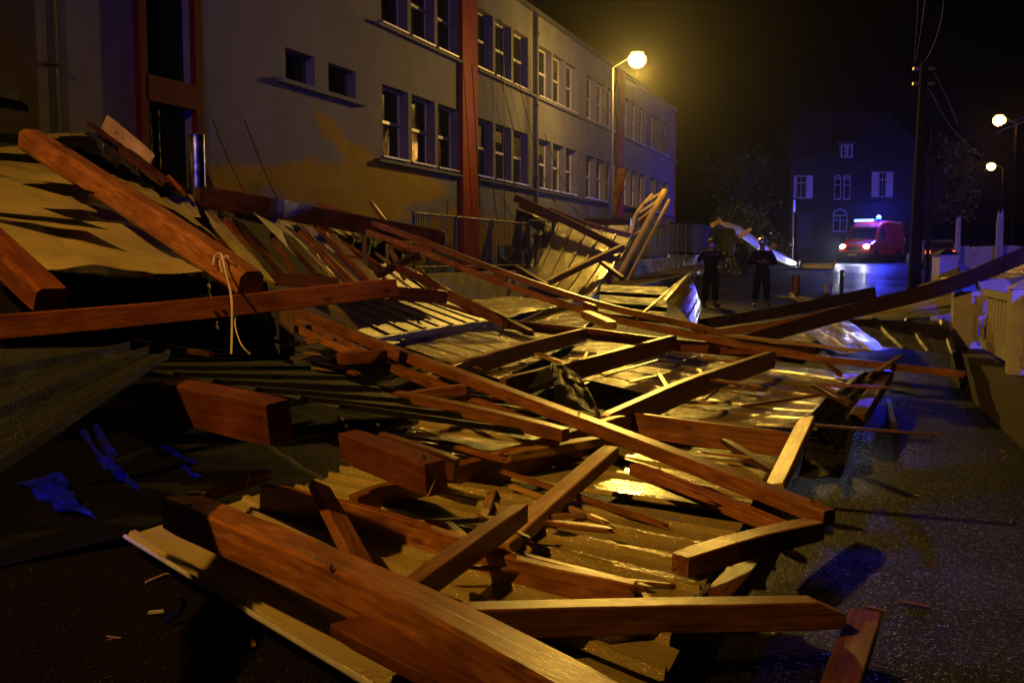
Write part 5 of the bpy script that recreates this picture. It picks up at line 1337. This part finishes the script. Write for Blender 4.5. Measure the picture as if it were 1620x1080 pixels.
B('dark short beam end below the web board at the right', [P(1130, 960, 4.2), P(1215, 862, 4.9)], .12, .10, 'timber_dark')
B('dark broken block under the right end of the horizontal plank', [P(1040, 1015, 3.75), P(1075, 1000, 3.9)], .12, .08, 'timber_dark', splinter=(.02, .02))
# standing truss and timbers near the standing panel
X = 'standing ladder truss beside the street lamp pole'
B('front chord of the standing ladder truss', [P(972, 449, 36.6), P(1052, 300, 38.5)], .20, .12, 'timber_bright', group=X)
B('thin chord beside the front chord of the standing ladder truss', [P(990, 448, 36.9), P(1059, 316, 38.6)], .09, .09, 'timber_bright', group=X)
B('rear chord of the standing ladder truss', [P(972, 420, 37.2), P(996, 374, 38.0), P(1006, 340, 38.8), P(1032, 308, 39.4)], .10, .12, 'timber_bright', group=X)
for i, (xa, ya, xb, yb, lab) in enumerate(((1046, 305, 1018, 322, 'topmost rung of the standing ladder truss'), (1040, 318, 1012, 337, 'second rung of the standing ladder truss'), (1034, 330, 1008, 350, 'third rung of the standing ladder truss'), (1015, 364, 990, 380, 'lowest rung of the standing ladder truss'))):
    B(lab, [P(xa, ya, 38.4), P(xb, yb, 39.0)], .08, .09, 'timber_bright', group='rungs of the standing ladder truss')
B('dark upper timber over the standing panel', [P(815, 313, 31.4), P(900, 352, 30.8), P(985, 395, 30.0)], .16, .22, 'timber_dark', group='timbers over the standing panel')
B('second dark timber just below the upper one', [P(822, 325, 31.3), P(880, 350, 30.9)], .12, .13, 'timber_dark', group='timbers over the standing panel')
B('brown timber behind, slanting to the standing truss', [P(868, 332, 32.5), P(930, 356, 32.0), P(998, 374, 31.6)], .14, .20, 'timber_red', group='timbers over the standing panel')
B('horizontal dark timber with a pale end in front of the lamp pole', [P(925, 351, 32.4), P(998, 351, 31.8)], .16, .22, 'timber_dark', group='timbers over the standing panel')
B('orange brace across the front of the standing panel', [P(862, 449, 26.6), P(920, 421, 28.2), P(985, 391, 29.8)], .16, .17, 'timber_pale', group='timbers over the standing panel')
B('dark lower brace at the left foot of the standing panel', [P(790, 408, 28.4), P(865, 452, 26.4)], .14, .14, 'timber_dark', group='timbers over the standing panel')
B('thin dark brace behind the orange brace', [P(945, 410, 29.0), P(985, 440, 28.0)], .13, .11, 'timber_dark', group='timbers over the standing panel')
B('brown timber leaning upright next to the street lamp pole', [P(970, 342, 35.6), P(985, 268, 36)], .24, .18, 'timber_dark')
S('far dark sheet piece with a stick on the road behind the heavy beams', P(1245, 461, 25), P(1262, 476, 23), P(1300, 478, 22.5), P(1268, 466, 25), 0, 0, 'sheet_dark', .05)
bm = bmesh.new(); bmesh.ops.create_cone(bm, cap_ends=True, segments=10, radius1=.13, radius2=.12, depth=.7, matrix=Matrix.Translation((0, 0, .35)))
g = G(1258, 475); o = link_bm('short_post', bm, 'timber_orange', loc=g); tag(o, 'short round brown post standing on the road right of the helmeted person', 'post')

more = [((470, 520, 9.4), (560, 560, 8.9), .07, .06, 'timber_orange', 'thin board among the stubs left of the double beam, upper'),
 ((455, 545, 9.0), (520, 535, 9.2), .06, .05, 'timber_pale', 'thin pale board among the stubs left of the double beam'),
 ((500, 575, 8.6), (560, 590, 8.3), .05, .04, 'timber_orange', 'thin board low in front of the short red web piece'),
 ((480, 508, 10.6), (585, 545, 9.9), .06, .06, 'timber_orange', 'narrow board running close behind the double beam'),
 ((556, 690, 6.6), (640, 668, 6.9), .05, .04, 'timber_dark', 'small dark lath above the bolted cut block'),
 ((700, 700, 6.4), (790, 726, 6.0), .06, .03, 'timber_orange', 'flat lath lying on the sheets left of the thick purlin'),
 ((880, 828, 4.9), (960, 838, 4.8), .05, .03, 'timber_orange', 'flat lath lying right of the slanting centre board'),
 ((1040, 760, 5.6), (1120, 790, 5.3), .05, .03, 'timber_orange', 'flat lath below the right lower chord'),
 ((850, 560, 11.6), (905, 580, 10.9), .06, .04, 'timber_pale', 'pale lath between the second and third purlins'),
 ((1120, 600, 9.6), (1200, 612, 9.2), .06, .03, 'timber_orange', 'lath lying on the rippled sheet at the right'),
 ((1150, 700, 7.1), (1218, 742, 6.4), .07, .04, 'timber_dark', 'dark lath lying near the splintered yellow plank'),
 ((690, 478, 16.5), (760, 500, 15.8), .08, .05, 'timber_red', 'red lath behind the edge rafter'),
 ((430, 372, 13.4), (470, 442, 12.0), .07, .05, 'timber_orange', 'thin orange rafter strip in the steep roof panel'),
 ((462, 352, 14.0), (560, 452, 12.0), .09, .04, 'timber_orange', 'long thin rafter strip left of the strong red rafter'),
 ((600, 372, 15.8), (660, 410, 14.9), .09, .06, 'timber_red', 'broken red board just below the bowed truss'),
 ((620, 398, 14.8), (640, 440, 14.2), .07, .05, 'timber_orange', 'short leaning board below the bowed truss'),
 ((1290, 610, 9.0), (1345, 640, 8.3), .07, .04, 'timber_dark', 'dark board on the right end of the rippled sheet'),
 ((1230, 470, 27), (1290, 474, 25), .10, .05, 'timber_dark', 'dark lath on the road near the bollard'),
 ((215, 540, 8.6), (330, 560, 8.0), .06, .04, 'timber_dark', 'dark lath in shadow under the crossing beam'),
 ((20, 600, 4.4), (130, 640, 4.0), .04, .03, 'timber_dark', 'dark lath on the ribbed panel at the lower left')]
for a, b, w_, d_, m_, l_ in more:
    B(l_, [P(*a), P(*b)], w_, d_, m_, splinter=(.05, .05), group='loose laths and boards in the wreck')
random.seed(91)
for (x0, y0, x1, y1, h0, h1, n, ang, lb_) in ((480, 560, 900, 700, .34, .5, 16, 2.3, 'thin loose lath lying across the sheets left of the long double beam'), (700, 700, 1120, 960, .24, .34, 10, 2.4, 'thin loose lath lying on the foreground corrugated sheets'),
                                             (860, 530, 1280, 640, .28, .4, 12, 1.1, 'thin loose lath lying among the middle purlins'), (330, 470, 560, 560, .5, .9, 10, 2.2, 'thin loose lath in the tangle under the crossing beam'),
                                             (1080, 560, 1400, 760, .26, .36, 9, 2.6, 'thin loose lath lying on the rippled right-hand sheet')):
    for k in range(n):
        c_ = H(random.uniform(x0, x1), random.uniform(y0, y1), random.uniform(h0, h1)); L = random.uniform(.25, 1.1); a = ang+random.gauss(0, .45)
        d_ = Vector((math.cos(a), math.sin(a), random.uniform(-.03, .12)))*L/2
        B(lb_, [c_-d_, c_+d_], random.uniform(.025, .05), random.uniform(.012, .03), random.choice(['timber_orange', 'timber_pale', 'timber_red', 'timber_dark']), splinter=(.04, .05), name='roof_lath', cat='lath', group=lb_.replace('thin loose lath', 'thin loose laths'), chamfer=.002)
# loose cables and straps
wire('white strap looped over the long rounded beam', [P(337, 420, 7.55), P(340, 405, 7.6), P(350, 402, 7.5), P(356, 425, 7.4), P(366, 470, 7.0), P(367, 520, 6.9), P(366, 560, 6.8)], .008, 'cable_white', 'strap', 'strap', 'white straps hanging from the left beams')
wire('thinner white strap curling below the crossing beam', [P(374, 490, 7.0), P(372, 515, 6.9), P(382, 545, 6.8), P(396, 560, 6.8)], .005, 'cable_white', 'strap', 'strap', 'white straps hanging from the left beams')
wire('second white loop on the long rounded beam', [P(352, 432, 7.4), P(348, 412, 7.5), P(358, 405, 7.45), P(362, 408, 7.4)], .006, 'cable_white', 'strap', 'strap', 'white straps hanging from the left beams')
wire('twisted dark wire standing at the corner of the purlins', [P(796, 500, 14), P(797, 515, 14), P(795, 527, 14), P(788, 532, 14)], .012, 'cable', 'twisted_wire', 'wire', 'bent wires in the wreck')
wire('thin pale wire snaking behind the bowed truss', [P(822, 508, 17), P(850, 496, 18), P(870, 485, 19), P(880, 474, 20)], .008, 'cable_white', 'twisted_wire', 'wire', 'bent wires in the wreck')
wire('pale hooked wire in the dark behind the largest timber', [P(372, 783, 5.0), P(384, 781, 5.0), P(390, 765, 5.1), P(394, 752, 5.1)], .005, 'cable_white', 'twisted_wire', 'wire', 'bent wires in the wreck')
wire('pale thin wire sticking out by the dark upright stub', [P(472, 534, 8.8), P(479, 548, 8.7)], .008, 'cable_white', 'twisted_wire', 'wire', 'bent wires in the wreck')
# small litter on the road, bottom left
bm = bmesh.new(); box(bm, -.035, .035, -.012, .012, 0, .014); bmesh.ops.bevel(bm, geom=bm.edges[:], offset=.003, segments=2, affect='EDGES')
g = H(247, 970, .01); o = link_bm('white_clip', bm, 'white_paint', loc=g); o.rotation_euler = (0, 0, .25); tag(o, 'small white dirty strip on the road at the bottom left', 'clip')
wire('curled blue plastic hook beside the small white strip', [H(262, 982, .03), H(280, 970, .05), H(292, 955, .09), H(285, 948, .10)], .014, 'plastic_beacon_blue', 'plastic_hook', 'hook', 'small litter on the road')
B('small orange wood splinter on the road at the bottom left', [H(397, 1010, .012), H(402, 1022, .012)], .02, .012, 'timber_pale', name='wood_splinter', cat='splinter', group='small litter on the road')
B('thin wood splinter beside the folded sheet edge', [H(232, 920, .01), H(262, 908, .012)], .015, .01, 'timber_pale', name='wood_splinter', cat='splinter', group='small litter on the road', splinter=(.02, .02))
random.seed(33)
zones = [(1300, 480, 1500, 700, 'on the road right of the wreck'), (1340, 600, 1600, 1060, 'on the dark wet road at the right'), (20, 850, 560, 1060, 'on the dark ground at the bottom left'), (1150, 440, 1330, 480, 'on the road near the two people')]
for x0, y0, x1, y1, w_ in zones:
    for k in range(20):
        x = random.uniform(x0, x1); y = random.uniform(y0, y1); p = G(x, y, .008); L = random.uniform(.02, .14)*(1 if y > 600 else 2.2)
        a = random.random()*PI
        B('small loose wood splinter '+w_, [p, p+Vector((math.cos(a)*L, math.sin(a)*L, .004))], random.uniform(.005, .012), .006, random.choice(['timber_pale', 'timber_orange']), name='wood_splinter', cat='splinter', group='wood splinters scattered '+w_, splinter=(.01, .01), chamfer=.001, bow=0)

# ------------------------------------------------------------------ damp air
if HAZE > 0:
    bm = bmesh.new(); box(bm, -60, 62, -42, 96, -1.2, 16.5)
    m = bpy.data.materials.new('haze'); m.use_nodes = True; nt = m.node_tree; nt.nodes.clear()
    out = nt.nodes.new('ShaderNodeOutputMaterial'); v = nt.nodes.new('ShaderNodeVolumePrincipled')
    v.inputs['Color'].default_value = (.9, .9, .9, 1); v.inputs['Density'].default_value = HAZE; v.inputs['Anisotropy'].default_value = 0.9
    nt.links.new(v.outputs[0], out.inputs['Volume']); MATS['haze'] = m
    o = link_bm('haze', bm, 'haze'); tag(o, kind='stuff')
